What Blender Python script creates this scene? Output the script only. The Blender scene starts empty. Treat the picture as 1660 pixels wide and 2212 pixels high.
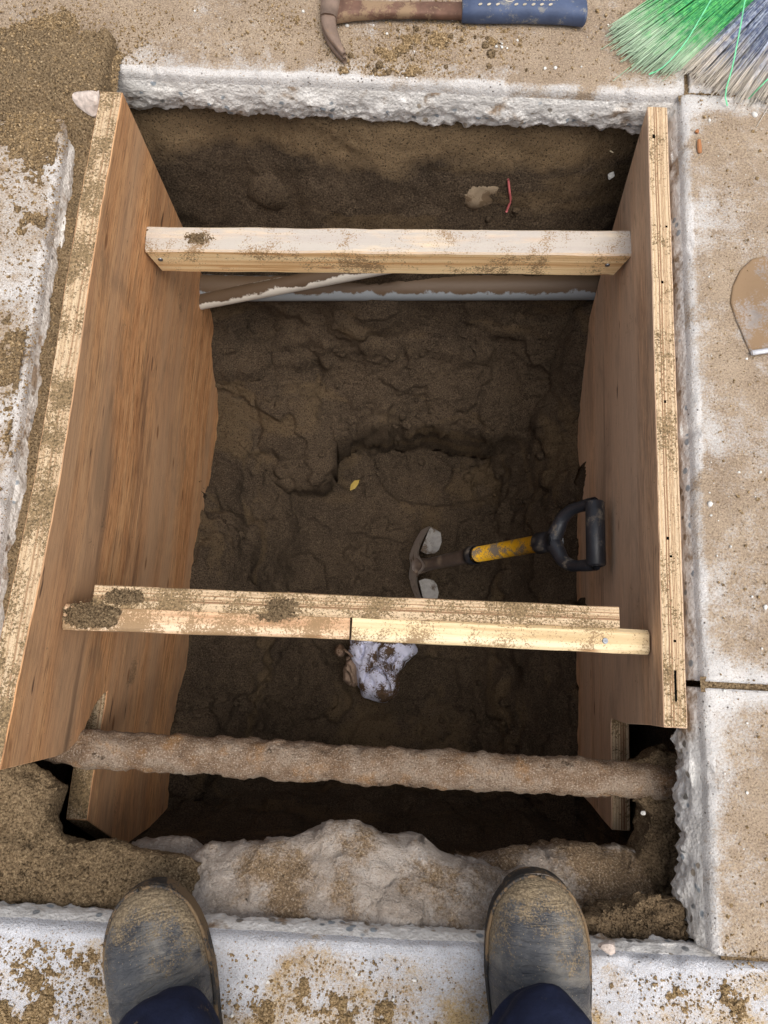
import bpy, bmesh, math, random
import numpy as np
from mathutils import Vector, Matrix
random.seed(7); RNG = np.random.default_rng(7)
sc = bpy.context.scene
C = sc.collection
R_ = math.radians

# ------------------------------------------------------------------ camera
CAM_H, TILT, HEAD = 0.95, R_(11.4), R_(2.9)
cam_d = bpy.data.cameras.new('camera'); cam = bpy.data.objects.new('camera', cam_d); C.objects.link(cam)
cam.location = (0, 0, CAM_H); cam.rotation_euler = (TILT, 0, HEAD)
cam_d.sensor_fit = 'HORIZONTAL'; cam_d.sensor_width = 26.0; cam_d.lens = 26.0 * 1532 / 1660
cam_d.clip_start = 0.01; cam_d.clip_end = 200
sc.camera = cam
# ------------------------------------------------------------------ sky, sun, exposure (bright overcast)
SUN_EL, SUN_AZ = R_(74), R_(140)          # azimuth clockwise from +Y: behind the viewer, to the right
world = bpy.data.worlds.new('World'); sc.world = world; world.use_nodes = True
wn, wl = world.node_tree.nodes, world.node_tree.links
wn.clear()
sky = wn.new('ShaderNodeTexSky'); sky.sky_type = 'NISHITA'; sky.sun_disc = False
sky.sun_elevation = SUN_EL; sky.sun_rotation = SUN_AZ; sky.air_density = 1.0; sky.dust_density = 6.0; sky.ozone_density = 1.0
hs = wn.new('ShaderNodeHueSaturation'); hs.inputs['Saturation'].default_value = 0.45
bg = wn.new('ShaderNodeBackground'); bg.inputs['Strength'].default_value = 0.15
wo = wn.new('ShaderNodeOutputWorld')
wl.new(sky.outputs[0], hs.inputs['Color']); wl.new(hs.outputs[0], bg.inputs[0]); wl.new(bg.outputs[0], wo.inputs[0])
sd = bpy.data.lights.new('sun', 'SUN'); sd.energy = 1.4; sd.angle = R_(42); sd.color = (1.0, 0.965, 0.91)
sun = bpy.data.objects.new('sun', sd); C.objects.link(sun)
sdir = Vector((math.sin(SUN_AZ) * math.cos(SUN_EL), math.cos(SUN_AZ) * math.cos(SUN_EL), math.sin(SUN_EL)))
sun.rotation_euler = sdir.to_track_quat('Z', 'Y').to_euler(); sun.location = sdir * 6
sc.view_settings.view_transform = 'Standard'; sc.view_settings.look = 'None'
sc.view_settings.gamma = 1.0; sc.view_settings.use_curve_mapping = False
sc.view_settings.exposure = 0.3
sc.render.engine = 'CYCLES'
sc.cycles.max_bounces = 6; sc.cycles.diffuse_bounces = 4

# ------------------------------------------------------------------ measuring helpers (survey of the photograph)
F = 1532.0
_ct, _st, _ch, _sh = math.cos(TILT), math.sin(TILT), math.cos(HEAD), math.sin(HEAD)
def ray(x, y):
    a, b, c = (x - 830) / F, -(y - 1106) / F, -1.0
    b, c = b * _ct - c * _st, b * _st + c * _ct
    return a * _ch - b * _sh, a * _sh + b * _ch, c
def P(x, y, z=0.0):
    d = ray(x, y); t = (z - CAM_H) / d[2]
    return np.array((d[0] * t, d[1] * t, z))

# ------------------------------------------------------------------ numpy noise
_perm = np.random.default_rng(11).permutation(256); _perm = np.concatenate([_perm, _perm, _perm])
_g = np.random.default_rng(5).normal(size=(256, 3)); _g /= np.linalg.norm(_g, axis=1)[:, None]
def perlin(p):
    i = np.floor(p).astype(np.int64); f = p - i; i &= 255
    u = f * f * f * (f * (f * 6 - 15) + 10)
    out = 0
    for dx in (0, 1):
        for dy in (0, 1):
            for dz in (0, 1):
                h = _perm[_perm[_perm[(i[:, 0] + dx) & 255] + ((i[:, 1] + dy) & 255)] + ((i[:, 2] + dz) & 255)]
                g = _g[h]
                dot = g[:, 0] * (f[:, 0] - dx) + g[:, 1] * (f[:, 1] - dy) + g[:, 2] * (f[:, 2] - dz)
                w = (u[:, 0] if dx else 1 - u[:, 0]) * (u[:, 1] if dy else 1 - u[:, 1]) * (u[:, 2] if dz else 1 - u[:, 2])
                out = out + w * dot
    return out * 1.4
def fbm(p, s, o=4, g=0.5, off=0.0):
    p = np.asarray(p, float); r = 0; a = 1.0
    for k in range(o):
        r = r + a * perlin(p * s + 17.3 * k + off); a *= g; s *= 2.03
    return r
def worley(p, s, off=0.0):
    q = np.asarray(p, float) * s + off; i = np.floor(q).astype(np.int64); best = np.full(len(q), 9.0); sec = best.copy()
    for dx in (-1, 0, 1):
        for dy in (-1, 0, 1):
            for dz in (-1, 0, 1):
                c = i + (dx, dy, dz); h = _perm[_perm[_perm[c[:, 0] & 255] + (c[:, 1] & 255)] + (c[:, 2] & 255)]
                d = np.linalg.norm(c + 0.5 + 0.45 * _g[h] - q, axis=1)
                m = d < best; sec = np.where(m, best, np.minimum(sec, d)); best = np.where(m, d, best)
    return best, sec
def facet(p, s, off=0.0):
    """broken planes: each cell is a flat face with its own tilt"""
    q = np.asarray(p, float) * s + off; i = np.floor(q).astype(np.int64); best = np.full(len(q), 9.0); out = np.zeros(len(q))
    for dx in (-1, 0, 1):
        for dy in (-1, 0, 1):
            for dz in (-1, 0, 1):
                c = i + (dx, dy, dz); h = _perm[_perm[_perm[c[:, 0] & 255] + (c[:, 1] & 255)] + (c[:, 2] & 255)]
                v = q - (c + 0.5 + 0.45 * _g[h]); d = np.linalg.norm(v, axis=1); m = d < best
                out = np.where(m, np.einsum('ij,ij->i', v, _g[(h * 7 + 3) & 255]), out); best = np.where(m, d, best)
    return out
def sstep(a, b, x):
    t = np.clip((x - a) / (b - a), 0, 1); return t * t * (3 - 2 * t)

# ------------------------------------------------------------------ mesh helpers
def np_mesh(name, v, f, mat, parent=None, smooth=True, mats=None, mi=None):
    v = np.asarray(v, np.float32); f = np.asarray(f, np.int32)
    me = bpy.data.meshes.new(name)
    me.vertices.add(len(v)); me.vertices.foreach_set('co', v.ravel())
    n, k = f.shape
    me.loops.add(n * k); me.loops.foreach_set('vertex_index', f.ravel())
    me.polygons.add(n); me.polygons.foreach_set('loop_start', np.arange(n, dtype=np.int32) * k)
    me.polygons.foreach_set('loop_total', np.full(n, k, np.int32))
    me.polygons.foreach_set('use_smooth', np.full(n, smooth, bool))
    for m in (mats or [mat]): me.materials.append(m)
    if mi is not None: me.polygons.foreach_set('material_index', np.asarray(mi, np.int32))
    me.update(calc_edges=True); me.validate()
    o = bpy.data.objects.new(name, me); C.objects.link(o); o.parent = parent
    return o
def gridf(nu, nv, wrap=False):
    a = np.arange(nu * nv).reshape(nu, nv)
    if wrap: a = np.concatenate([a, a[:, :1]], 1)
    return np.stack([a[:-1, :-1], a[1:, :-1], a[1:, 1:], a[:-1, 1:]], -1).reshape(-1, 4)
def bm_obj(name, bm, mat, parent=None, smooth=False, mats=None):
    bmesh.ops.recalc_face_normals(bm, faces=bm.faces[:])
    me = bpy.data.meshes.new(name); bm.to_mesh(me); bm.free()
    for m in (mats or [mat]): me.materials.append(m)
    if smooth: me.polygons.foreach_set('use_smooth', [True] * len(me.polygons))
    o = bpy.data.objects.new(name, me); C.objects.link(o); o.parent = parent
    return o
def empty(name, loc=(0, 0, 0), rot=(0, 0, 0)):
    o = bpy.data.objects.new(name, None); C.objects.link(o); o.location = loc; o.rotation_euler = rot
    o.empty_display_size = 0.05; return o
def tag(o, label=None, cat=None, group=None, kind=None):
    if label: o['label'] = label
    if cat: o['category'] = cat
    if group: o['group'] = group
    if kind: o['kind'] = kind
    return o
def tube(pts, rad, n=12, cap=True, noise=0.0, ns=40, flat=1.0):
    pts = np.asarray(pts, float); m = len(pts); rad = np.broadcast_to(np.asarray(rad, float), (m,))
    t = np.gradient(pts, axis=0); t /= np.linalg.norm(t, axis=1)[:, None]
    up = np.array((0, 0, 1.0)); 
    if abs(t[0] @ up) > 0.95: up = np.array((0, 1.0, 0))
    V = []
    for i in range(m):
        a = np.cross(t[i], up); a /= np.linalg.norm(a); b = np.cross(a, t[i])
        th = np.arange(n) * 2 * math.pi / n
        V.append(pts[i] + rad[i] * (np.cos(th)[:, None] * a + flat * np.sin(th)[:, None] * b))
    V = np.concatenate(V); 
    if noise:
        c = np.repeat(pts, n, 0); d = V - c; d /= np.linalg.norm(d, axis=1)[:, None] + 1e-9
        V = V + d * (noise * fbm(V, ns, 3))[:, None]
    Fq = gridf(m, n, True)
    if cap:
        k = len(V); V = np.concatenate([V, pts[:1], pts[-1:]])
        r = np.arange(n); r2 = (r + 1) % n
        c0 = np.stack([r2, r, np.full(n, k), np.full(n, k)], 1); c1 = np.stack([(m - 1) * n + r, (m - 1) * n + r2, np.full(n, k + 1), np.full(n, k + 1)], 1)
        return V, Fq, np.concatenate([c0[:, :3], c1[:, :3]])
    return V, Fq, None
def tri(f4): return np.concatenate([f4[:, [0, 1, 2]], f4[:, [0, 2, 3]]])
def join(parts):
    V, T, k = [], [], 0
    for v, t in parts: V.append(v); T.append(t + k); k += len(v)
    return np.concatenate(V), np.concatenate(T)
def tube_t(*a, **k):
    v, q, c = tube(*a, **k); t = tri(q)
    return v, (np.concatenate([t, c]) if c is not None else t)
def lerp_path(p, n):
    p = np.asarray(p, float); d = np.concatenate([[0], np.cumsum(np.linalg.norm(np.diff(p, axis=0), axis=1))])
    s = np.linspace(0, d[-1], n); return np.stack([np.interp(s, d, p[:, k]) for k in range(p.shape[1])], 1)
def smooth_path(p, n, it=3):
    q = lerp_path(p, n)
    for _ in range(it): q[1:-1] = 0.25 * q[:-2] + 0.5 * q[1:-1] + 0.25 * q[2:]
    return q
def grains(pos, size, flat=0.8):
    n = len(pos); o = np.array([(1, 0, 0), (-1, 0, 0), (0, 1, 0), (0, -1, 0), (0, 0, 1), (0, 0, -1)], float)
    fc = np.array([(0, 2, 4), (2, 1, 4), (1, 3, 4), (3, 0, 4), (2, 0, 5), (1, 2, 5), (3, 1, 5), (0, 3, 5)])
    q = RNG.normal(size=(n, 4)); q /= np.linalg.norm(q, axis=1)[:, None]; w, x, y, z = q.T
    Rm = np.stack([1 - 2 * (y * y + z * z), 2 * (x * y - z * w), 2 * (x * z + y * w), 2 * (x * y + z * w), 1 - 2 * (x * x + z * z), 2 * (y * z - x * w), 2 * (x * z - y * w), 2 * (y * z + x * w), 1 - 2 * (x * x + y * y)], -1).reshape(n, 3, 3)
    s = np.asarray(size)[:, None, None] * (o[None] * RNG.uniform(0.65, 1.2, (n, 6, 1)))
    V = np.einsum('nij,nkj->nki', Rm, s) + np.asarray(pos)[:, None, :]
    return V.reshape(-1, 3), (fc[None] + 6 * np.arange(n)[:, None, None]).reshape(-1, 3)

# ------------------------------------------------------------------ material helper
def S(r, g, b):
    f = lambda c: c / 12.92 if c <= 0.04045 else ((c + 0.055) / 1.055) ** 2.4
    return (f(r / 255), f(g / 255), f(b / 255), 1)
class Mat:
    def __init__(s, name, rough=0.9, spec=0.25, metal=0.0):
        s.m = bpy.data.materials.new(name); s.m.use_nodes = True; s.t = s.m.node_tree; s.N = s.t.nodes
        s.b = s.N['Principled BSDF']; s.b.inputs['Roughness'].default_value = rough
        s.b.inputs['Specular IOR Level'].default_value = spec; s.b.inputs['Metallic'].default_value = metal
        s.nrm = None
    def link(s, a, b): s.t.links.new(a, b)
    def put(s, sock, v):
        if isinstance(v, bpy.types.NodeSocket): s.link(v, sock)
        elif v is not None: sock.default_value = v
    def pos(s): return s.N.new('ShaderNodeNewGeometry').outputs['Position']
    def obj(s): return s.N.new('ShaderNodeTexCoord').outputs['Object']
    def sep(s, v):
        n = s.N.new('ShaderNodeSeparateXYZ'); s.link(v, n.inputs[0]); return n.outputs
    def mp(s, v, scale=(1, 1, 1), loc=(0, 0, 0), rot=(0, 0, 0)):
        n = s.N.new('ShaderNodeMapping'); s.link(v, n.inputs[0]); n.inputs['Scale'].default_value = scale; n.inputs['Location'].default_value = loc; n.inputs['Rotation'].default_value = rot; return n.outputs[0]
    def noise(s, v, sc_, det=4, rough=0.55, dist=0.0):
        n = s.N.new('ShaderNodeTexNoise'); s.link(v, n.inputs['Vector']); n.inputs['Scale'].default_value = sc_; n.inputs['Detail'].default_value = det; n.inputs['Roughness'].default_value = rough; n.inputs['Distortion'].default_value = dist; return n.outputs['Fac']
    def vor(s, v, sc_, feat='F1', out='Distance', rnd=1.0):
        n = s.N.new('ShaderNodeTexVoronoi'); n.feature = feat; s.link(v, n.inputs['Vector']); n.inputs['Scale'].default_value = sc_; n.inputs['Randomness'].default_value = rnd; return n.outputs[out]
    def ramp(s, f, stops, mode='LINEAR'):
        n = s.N.new('ShaderNodeValToRGB'); s.put(n.inputs[0], f); e = n.color_ramp.elements; n.color_ramp.interpolation = mode
        while len(e) < len(stops): e.new(0.5)
        for el, (p, c) in zip(e, stops): el.position = p; el.color = c if not isinstance(c, (int, float)) else (c, c, c, 1)
        return n.outputs[0]
    def mix(s, f, a, b, mode='MIX'):
        n = s.N.new('ShaderNodeMix'); n.data_type = 'RGBA'; n.blend_type = mode; s.put(n.inputs[0], f); s.put(n.inputs[6], a); s.put(n.inputs[7], b); return n.outputs[2]
    def math(s, op, a, b=None, c=None, clamp=False):
        n = s.N.new('ShaderNodeMath'); n.operation = op; n.use_clamp = clamp; s.put(n.inputs[0], a)
        if b is not None: s.put(n.inputs[1], b)
        if c is not None: s.put(n.inputs[2], c)
        return n.outputs[0]
    def rng(s, f, a, b, c=0.0, d=1.0):
        n = s.N.new('ShaderNodeMapRange'); s.put(n.inputs[0], f); n.inputs[1].default_value = a; n.inputs[2].default_value = b; n.inputs[3].default_value = c; n.inputs[4].default_value = d; return n.outputs[0]
    def bump(s, h, dist, st=1.0):
        n = s.N.new('ShaderNodeBump'); n.inputs['Strength'].default_value = st; n.inputs['Distance'].default_value = dist; s.put(n.inputs['Height'], h)
        if s.nrm is not None: s.link(s.nrm, n.inputs['Normal'])
        s.nrm = n.outputs[0]; return s
    def done(s, col, rough=None):
        s.put(s.b.inputs['Base Color'], col)
        if rough is not None: s.put(s.b.inputs['Roughness'], rough)
        if s.nrm is not None: s.link(s.nrm, s.b.inputs['Normal'])
        return s.m

# ------------------------------------------------------------------ materials
def soil_mat(name, lo, hi, pale, bd=1.0, gs=330, bed=False):
    m = Mat(name, 0.95, 0.12); p = m.pos()
    c = m.ramp(m.noise(p, 9, 4, 0.6), [(0.3, lo), (0.7, hi)])
    if bed:      # bed: brighter light on the upper pit wall painted tan, plus layered streaks
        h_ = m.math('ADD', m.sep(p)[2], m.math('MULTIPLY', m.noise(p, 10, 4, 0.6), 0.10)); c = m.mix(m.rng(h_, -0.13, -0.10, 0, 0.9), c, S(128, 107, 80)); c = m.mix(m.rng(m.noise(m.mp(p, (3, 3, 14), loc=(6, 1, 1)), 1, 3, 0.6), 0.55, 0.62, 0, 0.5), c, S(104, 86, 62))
    g = m.noise(p, gs, 3, 0.75); c = m.mix(m.rng(g, 0.52, 0.66), c, pale); c = m.mix(m.rng(g, 0.47, 0.35), c, tuple(0.30 * k for k in lo[:3]) + (1,))
    m.bump(m.noise(p, 60, 5, 0.7), 0.008 * bd, 0.9); m.bump(g, 0.004 * bd, 1.0)
    return m.done(c)
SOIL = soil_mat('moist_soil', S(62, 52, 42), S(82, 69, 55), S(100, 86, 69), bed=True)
SAND = soil_mat('loose_sand', S(112, 94, 71), S(136, 115, 88), S(168, 147, 115))
SAND_O = soil_mat('ochre_sand', S(140, 116, 82), S(166, 141, 101), S(196, 172, 130))
MUD = soil_mat('mud', S(100, 84, 64), S(128, 108, 84), S(150, 130, 102))
def grain_mat():
    m = Mat('sand_grain', 0.9, 0.2); p = m.pos()
    return m.done(m.ramp(m.noise(p, 330, 1), [(0.3, S(104, 86, 62)), (0.5, S(138, 116, 84)), (0.64, S(162, 138, 104)), (0.75, S(196, 178, 148))]))
GRAIN = grain_mat()

def slab_mat(name, axis, sign, off, joints=(), white=S(214, 211, 208), dust=(S(138, 120, 101), S(163, 145, 124)), bias=0.0, edge_w=0.05):
    """dusty concrete: pale concrete at the worn edges and in patches, brown dust elsewhere"""
    m = Mat(name, 0.88, 0.3); p = m.pos(); xyz = m.sep(p)
    d = m.math('MULTIPLY', m.math('SUBTRACT', xyz[axis], off), sign)
    n1 = m.noise(p, 7, 5, 0.62, 0.6); n2 = m.noise(m.mp(p, loc=(4, 7, 1)), 34, 4, 0.65); n3 = m.noise(p, 330, 3, 0.75)
    e = m.math('ADD', m.rng(d, 0.004, edge_w, 0.15, 0.0), m.rng(d, 0.003, 0.012, 0.25, 0.0))
    k = m.math('ADD', m.math('MULTIPLY', n1, 0.6), m.math('MULTIPLY', n2, 0.5)); e = m.math('MULTIPLY', e, m.rng(n1, 0.35, 0.65, 0.35, 1.35)); k = m.math('ADD', k, e); k = m.math('ADD', k, m.math('MULTIPLY', n3, 0.5))
    for (ax, o) in joints:
        a = m.math('ABSOLUTE', m.math('SUBTRACT', xyz[ax], o)); k = m.math('ADD', k, m.rng(a, 0.003, 0.035, 0.3, 0.0))
    wf = m.rng(k, 0.84 - bias, 1.08 - bias, 0, 0.92)
    dc = m.ramp(m.noise(p, 12, 4), [(0.3, dust[0]), (0.7, dust[1])])
    g = m.noise(m.mp(p, loc=(2, 2, 9)), 380, 2, 0.7); dc = m.mix(m.rng(g, 0.54, 0.68, 0, 0.65), dc, S(190, 170, 142)); dc = m.mix(m.rng(g, 0.46, 0.34, 0, 0.65), dc, S(98, 81, 63))
    wc = m.mix(m.rng(n2, 0.4, 0.65), white, tuple(0.8 * c for c in white[:3]) + (1,))
    fr = m.noise(m.mp(p, loc=(8, 1, 4)), 520, 4, 0.8); wc = m.mix(m.rng(fr, 0.46, 0.36, 0, 0.6), wc, S(132, 124, 116))
    wc = m.mix(m.rng(g, 0.6, 0.72), wc, S(150, 126, 98))
    pit = m.math('MULTIPLY', m.rng(m.vor(m.mp(p, loc=(1, 5, 2)), 130), 0.22, 0.14), m.rng(m.noise(p, 28, 2), 0.52, 0.6)); wc = m.mix(pit, wc, S(88, 84, 80))
    c = m.mix(wf, dc, wc)
    m.bump(m.math('ADD', n2, m.math('MULTIPLY', m.math('ADD', n3, g), 0.8)), 0.0026, 0.9)
    return m.done(c)

def conc_mat():
    """broken concrete: pale paste with grey stones"""
    m = Mat('broken_concrete', 0.9, 0.25); p = m.pos()
    w = m.mix(m.rng(m.noise(p, 30, 5, 0.65), 0.35, 0.65), S(236, 233, 228), S(206, 202, 196))
    v = m.vor(p, 75, 'F1', 'Distance'); col = m.N.new('ShaderNodeTexVoronoi'); col.inputs['Scale'].default_value = 75; m.link(p, col.inputs['Vector'])
    st = m.ramp(m.sep(col.outputs['Color'])[0], [(0.3, S(150, 158, 164)), (0.55, S(118, 116, 112)), (0.8, S(164, 152, 136))])
    f = m.math('MULTIPLY', m.rng(v, 0.42, 0.3), m.rng(m.sep(col.outputs['Color'])[1], 0.6, 0.66))
    c = m.mix(f, w, st); c = m.mix(m.rng(m.noise(p, 16, 5, 0.65), 0.56, 0.66, 0, 0.85), c, S(140, 114, 84))
    m.bump(m.noise(p, 70, 6, 0.7), 0.006, 0.8); m.bump(m.vor(p, 190), 0.002, 0.6)
    return m.done(c)
CONC = conc_mat()

def rock_mat(name='field_stone', da=0.62):
    m = Mat(name, 0.85, 0.3); p = m.pos()
    q = m.mp(p, (1, 1, 2.5), rot=(0.2, 0.1, 0.5))
    c = m.ramp(m.noise(q, 14, 6, 0.65, 0.8), [(0.28, S(146, 132, 118)), (0.5, S(176, 163, 150)), (0.72, S(198, 188, 178))])
    xyz = m.sep(p); dust = m.math('ADD', m.noise(p, 11, 6, 0.65), m.math('MULTIPLY', m.noise(p, 250, 3, 0.7), 0.25))
    gg = m.noise(p, 330, 3, 0.75); dcol = m.ramp(gg, [(0.34, S(92, 74, 54)), (0.5, S(134, 110, 82)), (0.66, S(168, 144, 110))]); c = m.mix(m.rng(dust, da, da + 0.12, 0, 0.95), c, dcol); c = m.mix(m.rng(gg, 0.56, 0.7, 0, 0.5), c, S(206, 198, 190)); c = m.mix(m.rng(gg, 0.44, 0.32, 0, 0.5), c, S(96, 82, 70))
    c = m.mix(m.rng(m.noise(m.mp(p, loc=(5, 5, 5)), 40, 4, 0.7), 0.66, 0.72, 0, 0.7), c, S(216, 213, 210))
    m.bump(m.noise(q, 30, 6, 0.7, 0.6), 0.012, 1.0); m.bump(m.noise(p, 330, 3, 0.7), 0.003, 1.0)
    return m.done(c)
ROCK = rock_mat(); ROCKM = rock_mat('muddy_stone', 0.50)


def wood_face(name, base, dark, pale, axis=1, grey=None, across=2):
    m = Mat(name, 0.72, 0.25); p = m.obj()
    sc_ = [44, 44, 44]; sc_[axis] = 3.2; fine = [260, 260, 260]; fine[axis] = 16; wide = [9, 9, 9]; wide[axis] = 0.8
    a = m.noise(m.mp(p, sc_), 1, 5, 0.6, 0.8); b = m.noise(m.mp(p, fine), 1, 4, 0.7, 0.4); w = m.noise(m.mp(p, wide), 1, 3, 0.5)
    c = m.ramp(a, [(0.25, dark), (0.5, base), (0.78, pale)])
    c = m.mix(m.rng(b, 0.50, 0.34, 0, 0.85), c, tuple(0.42 * k for k in dark[:3]) + (1,)); c = m.mix(m.rng(b, 0.54, 0.68, 0, 0.55), c, pale); b2 = m.noise(m.mp(p, [q * 2.4 for q in fine]), 1, 3, 0.7); c = m.mix(m.rng(b2, 0.48, 0.36, 0, 0.5), c, tuple(0.5 * k for k in dark[:3]) + (1,))
    if grey:
        c = m.mix(m.rng(w, 0.42, 0.62, 0, 0.7), c, grey); sm = m.noise(m.mp(p, (5, 4, 9), loc=(2, 2, 2)), 1, 5, 0.65, 1.0); c = m.mix(m.rng(sm, 0.52, 0.68, 0, 0.6), c, tuple(0.55 * k for k in grey[:3]) + (1,)); c = m.mix(m.rng(sm, 0.42, 0.3, 0, 0.4), c, pale)
        sp = m.math('ADD', m.noise(m.mp(p, loc=(9, 9, 9)), 10, 5, 0.7), m.math('MULTIPLY', m.noise(p, 260, 3, 0.75), 0.4)); c = m.mix(m.rng(sp, 0.86, 0.93, 0, 0.75), c, S(128, 104, 78))
    st = m.noise(m.mp(p, [s * 0.5 for s in sc_], loc=(3, 8, 1)), 1, 4, 0.6); c = m.mix(m.rng(st, 0.62, 0.74, 0, 0.5), c, S(70, 58, 52)); st2 = m.noise(m.mp(p, (300, 300, 300) if axis is None else [90 if k_ != axis else 14 for k_ in range(3)], loc=(1, 1, 5)), 1, 2, 0.5); c = m.mix(m.rng(st2, 0.70, 0.76, 0, 0.8), c, S(62, 48, 42))
    kn = [60, 60, 60]; kn[axis] = 22; kk = m.vor(m.mp(p, kn), 0.25); c = m.mix(m.rng(kk, 0.09, 0.05, 0, 0.8), c, tuple(0.45 * k for k in dark[:3]) + (1,))
    di = m.noise(p, 150, 3, 0.7); c = m.mix(m.rng(di, 0.68, 0.74), c, S(130, 106, 78))
    m.bump(b, 0.0012, 0.6); m.bump(a, 0.0015, 0.4)
    return m.done(c)
PLY_FACE = wood_face('plywood_face', S(212, 156, 106), S(186, 128, 84), S(228, 180, 130), 1, S(192, 156, 122))
PLY_FACE_R = wood_face('plywood_face_grey', S(212, 170, 132), S(178, 138, 108), S(228, 192, 156), 1, S(198, 172, 148))
def ply_edge(name, axis_thick, axis_len, sand=0.5, off=0.0, per=220):
    m = Mat(name, 0.85, 0.2); p = m.obj(); xyz = m.sep(p)
    s = [1, 1, 1]; s[axis_len] = 0.02
    t = m.math('ADD', m.math('MULTIPLY', xyz[axis_thick], per), m.math('MULTIPLY', m.noise(m.mp(p, (6, 6, 6)), 1, 2), 0.5))
    n = m.N.new('ShaderNodeTexNoise'); n.noise_dimensions = '1D'; m.link(t, n.inputs['W']); n.inputs['Scale'].default_value = 1.0; n.inputs['Detail'].default_value = 2
    c = m.ramp(n.outputs['Fac'], [(0.34, S(138, 104, 78)), (0.42, S(186, 156, 122)), (0.5, S(212, 190, 158)), (0.58, S(200, 172, 136)), (0.66, S(150, 116, 88))])
    f = [1, 1, 1]; f[axis_len] = 0.12; g = m.noise(m.mp(p, f), 500, 3, 0.7); c = m.mix(m.rng(g, 0.46, 0.34, 0, 0.5), c, S(134, 102, 76))
    d = m.math('ADD', m.noise(p, 15, 5, 0.65), m.math('MULTIPLY', m.noise(p, 300, 3, 0.8), 0.95))
    c = m.mix(m.rng(d, 1.22 - sand * 0.5, 1.27 - sand * 0.5), c, m.ramp(m.noise(p, 350, 2), [(0.35, S(96, 80, 58)), (0.65, S(156, 132, 98))]))
    m.bump(m.math('ADD', d, g), 0.0025, 0.8)
    return m.done(c)
EDGE_L = ply_edge('plywood_edge_sandy', 0, 1, 0.58)
EDGE_R = ply_edge('plywood_edge_clean', 0, 1, 0.36)
EDGE_B = ply_edge('plywood_strip_edge', 1, 0, 0.56)
def pine(name, base, dark, pale, sand=0.3, whitew=0.0, wz=0.0):
    m = Mat(name, 0.75, 0.25); p = m.obj()
    a = m.noise(m.mp(p, (1.5, 60, 60)), 1, 5, 0.6, 0.8); c = m.ramp(a, [(0.34, dark), (0.5, base), (0.68, pale)])
    b = m.noise(m.mp(p, (6, 300, 300)), 1, 3, 0.6); c = m.mix(m.rng(b, 0.45, 0.33, 0, 0.5), c, dark)
    kn = m.vor(m.mp(p, (7, 30, 30)), 1.0); c = m.mix(m.rng(kn, 0.14, 0.07, 0, 0.7), c, S(150, 96, 56))
    if whitew:
        n = m.N.new('ShaderNodeNewGeometry'); nz = m.sep(n.outputs['Normal'])[2]
        f = m.math('MULTIPLY', m.rng(nz, 0.5, 0.8), m.rng(m.noise(m.mp(p, (5, 30, 30)), 1, 5, 0.7), 0.3, 0.5, 0.45, whitew)); c = m.mix(f, c, S(174, 169, 164))
    d = m.math('ADD', m.noise(p, 17, 5, 0.65), m.math('MULTIPLY', m.noise(p, 320, 3, 0.8), 0.95))
    c = m.mix(m.rng(d, 1.24 - sand * 0.5, 1.29 - sand * 0.5, 0, 0.9), c, S(140, 114, 82))
    m.bump(b, 0.0012, 0.5); m.bump(d, 0.0018, 0.6)
    return m.done(c)
PINE_U = pine('pine_whitewashed', S(240, 208, 158), S(206, 158, 104), S(250, 230, 186), 0.36, 0.9)
PINE_L = pine('pine_pinkish', S(212, 180, 146), S(180, 140, 106), S(228, 206, 178), 0.6)
PINE_R = pine('pine_yellow', S(220, 198, 158), S(190, 162, 120), S(232, 216, 184), 0.42)

def simple(name, col, rough=0.6, spec=0.4, metal=0.0, ns=40, var=0.3, dust=None, da=0.66, bd=0.0008, ds=25):
    m = Mat(name, rough, spec, metal); p = m.obj()
    c = m.mix(m.rng(m.noise(p, ns, 5, 0.6), 0.3, 0.7), tuple(k * (1 - var) for k in col[:3]) + (1,), tuple(min(1, k * (1 + var)) for k in col[:3]) + (1,))
    ro = rough
    if dust:
        d = m.math('ADD', m.noise(p, ds, 5, 0.65), m.math('MULTIPLY', m.noise(p, 350, 3, 0.75), 0.4)); f = m.rng(d, da + 0.2, da + 0.28)
        c = m.mix(f, c, dust); ro = m.rng(f, 0, 1, rough, 0.95)
    m.bump(m.noise(p, 260, 3, 0.6), bd, 0.6)
    return m.done(c, ro)
def rust_mat():
    m = Mat('rusted_iron', 0.9, 0.2); p = m.pos()
    c = m.ramp(m.noise(p, 20, 6, 0.65), [(0.28, S(96, 74, 56)), (0.46, S(138, 114, 92)), (0.6, S(156, 138, 120)), (0.75, S(170, 128, 82))])
    c = m.mix(m.rng(m.noise(m.mp(p, loc=(7, 3, 3)), 26, 4, 0.6), 0.54, 0.70, 0, 0.75), c, S(158, 116, 70)); 
    c = m.mix(m.rng(m.noise(m.mp(p, loc=(1, 9, 3)), 40, 4, 0.65), 0.63, 0.7), c, S(78, 62, 48))
    g = m.noise(p, 420, 3, 0.7); c = m.mix(m.rng(g, 0.53, 0.68, 0, 0.8), c, S(198, 184, 166)); c = m.mix(m.rng(g, 0.45, 0.34, 0, 0.8), c, S(88, 72, 58))
    m.bump(m.noise(p, 90, 5, 0.75), 0.007, 1.0); m.bump(g, 0.003, 1.0)
    return m.done(c)
RUST = rust_mat()

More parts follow.
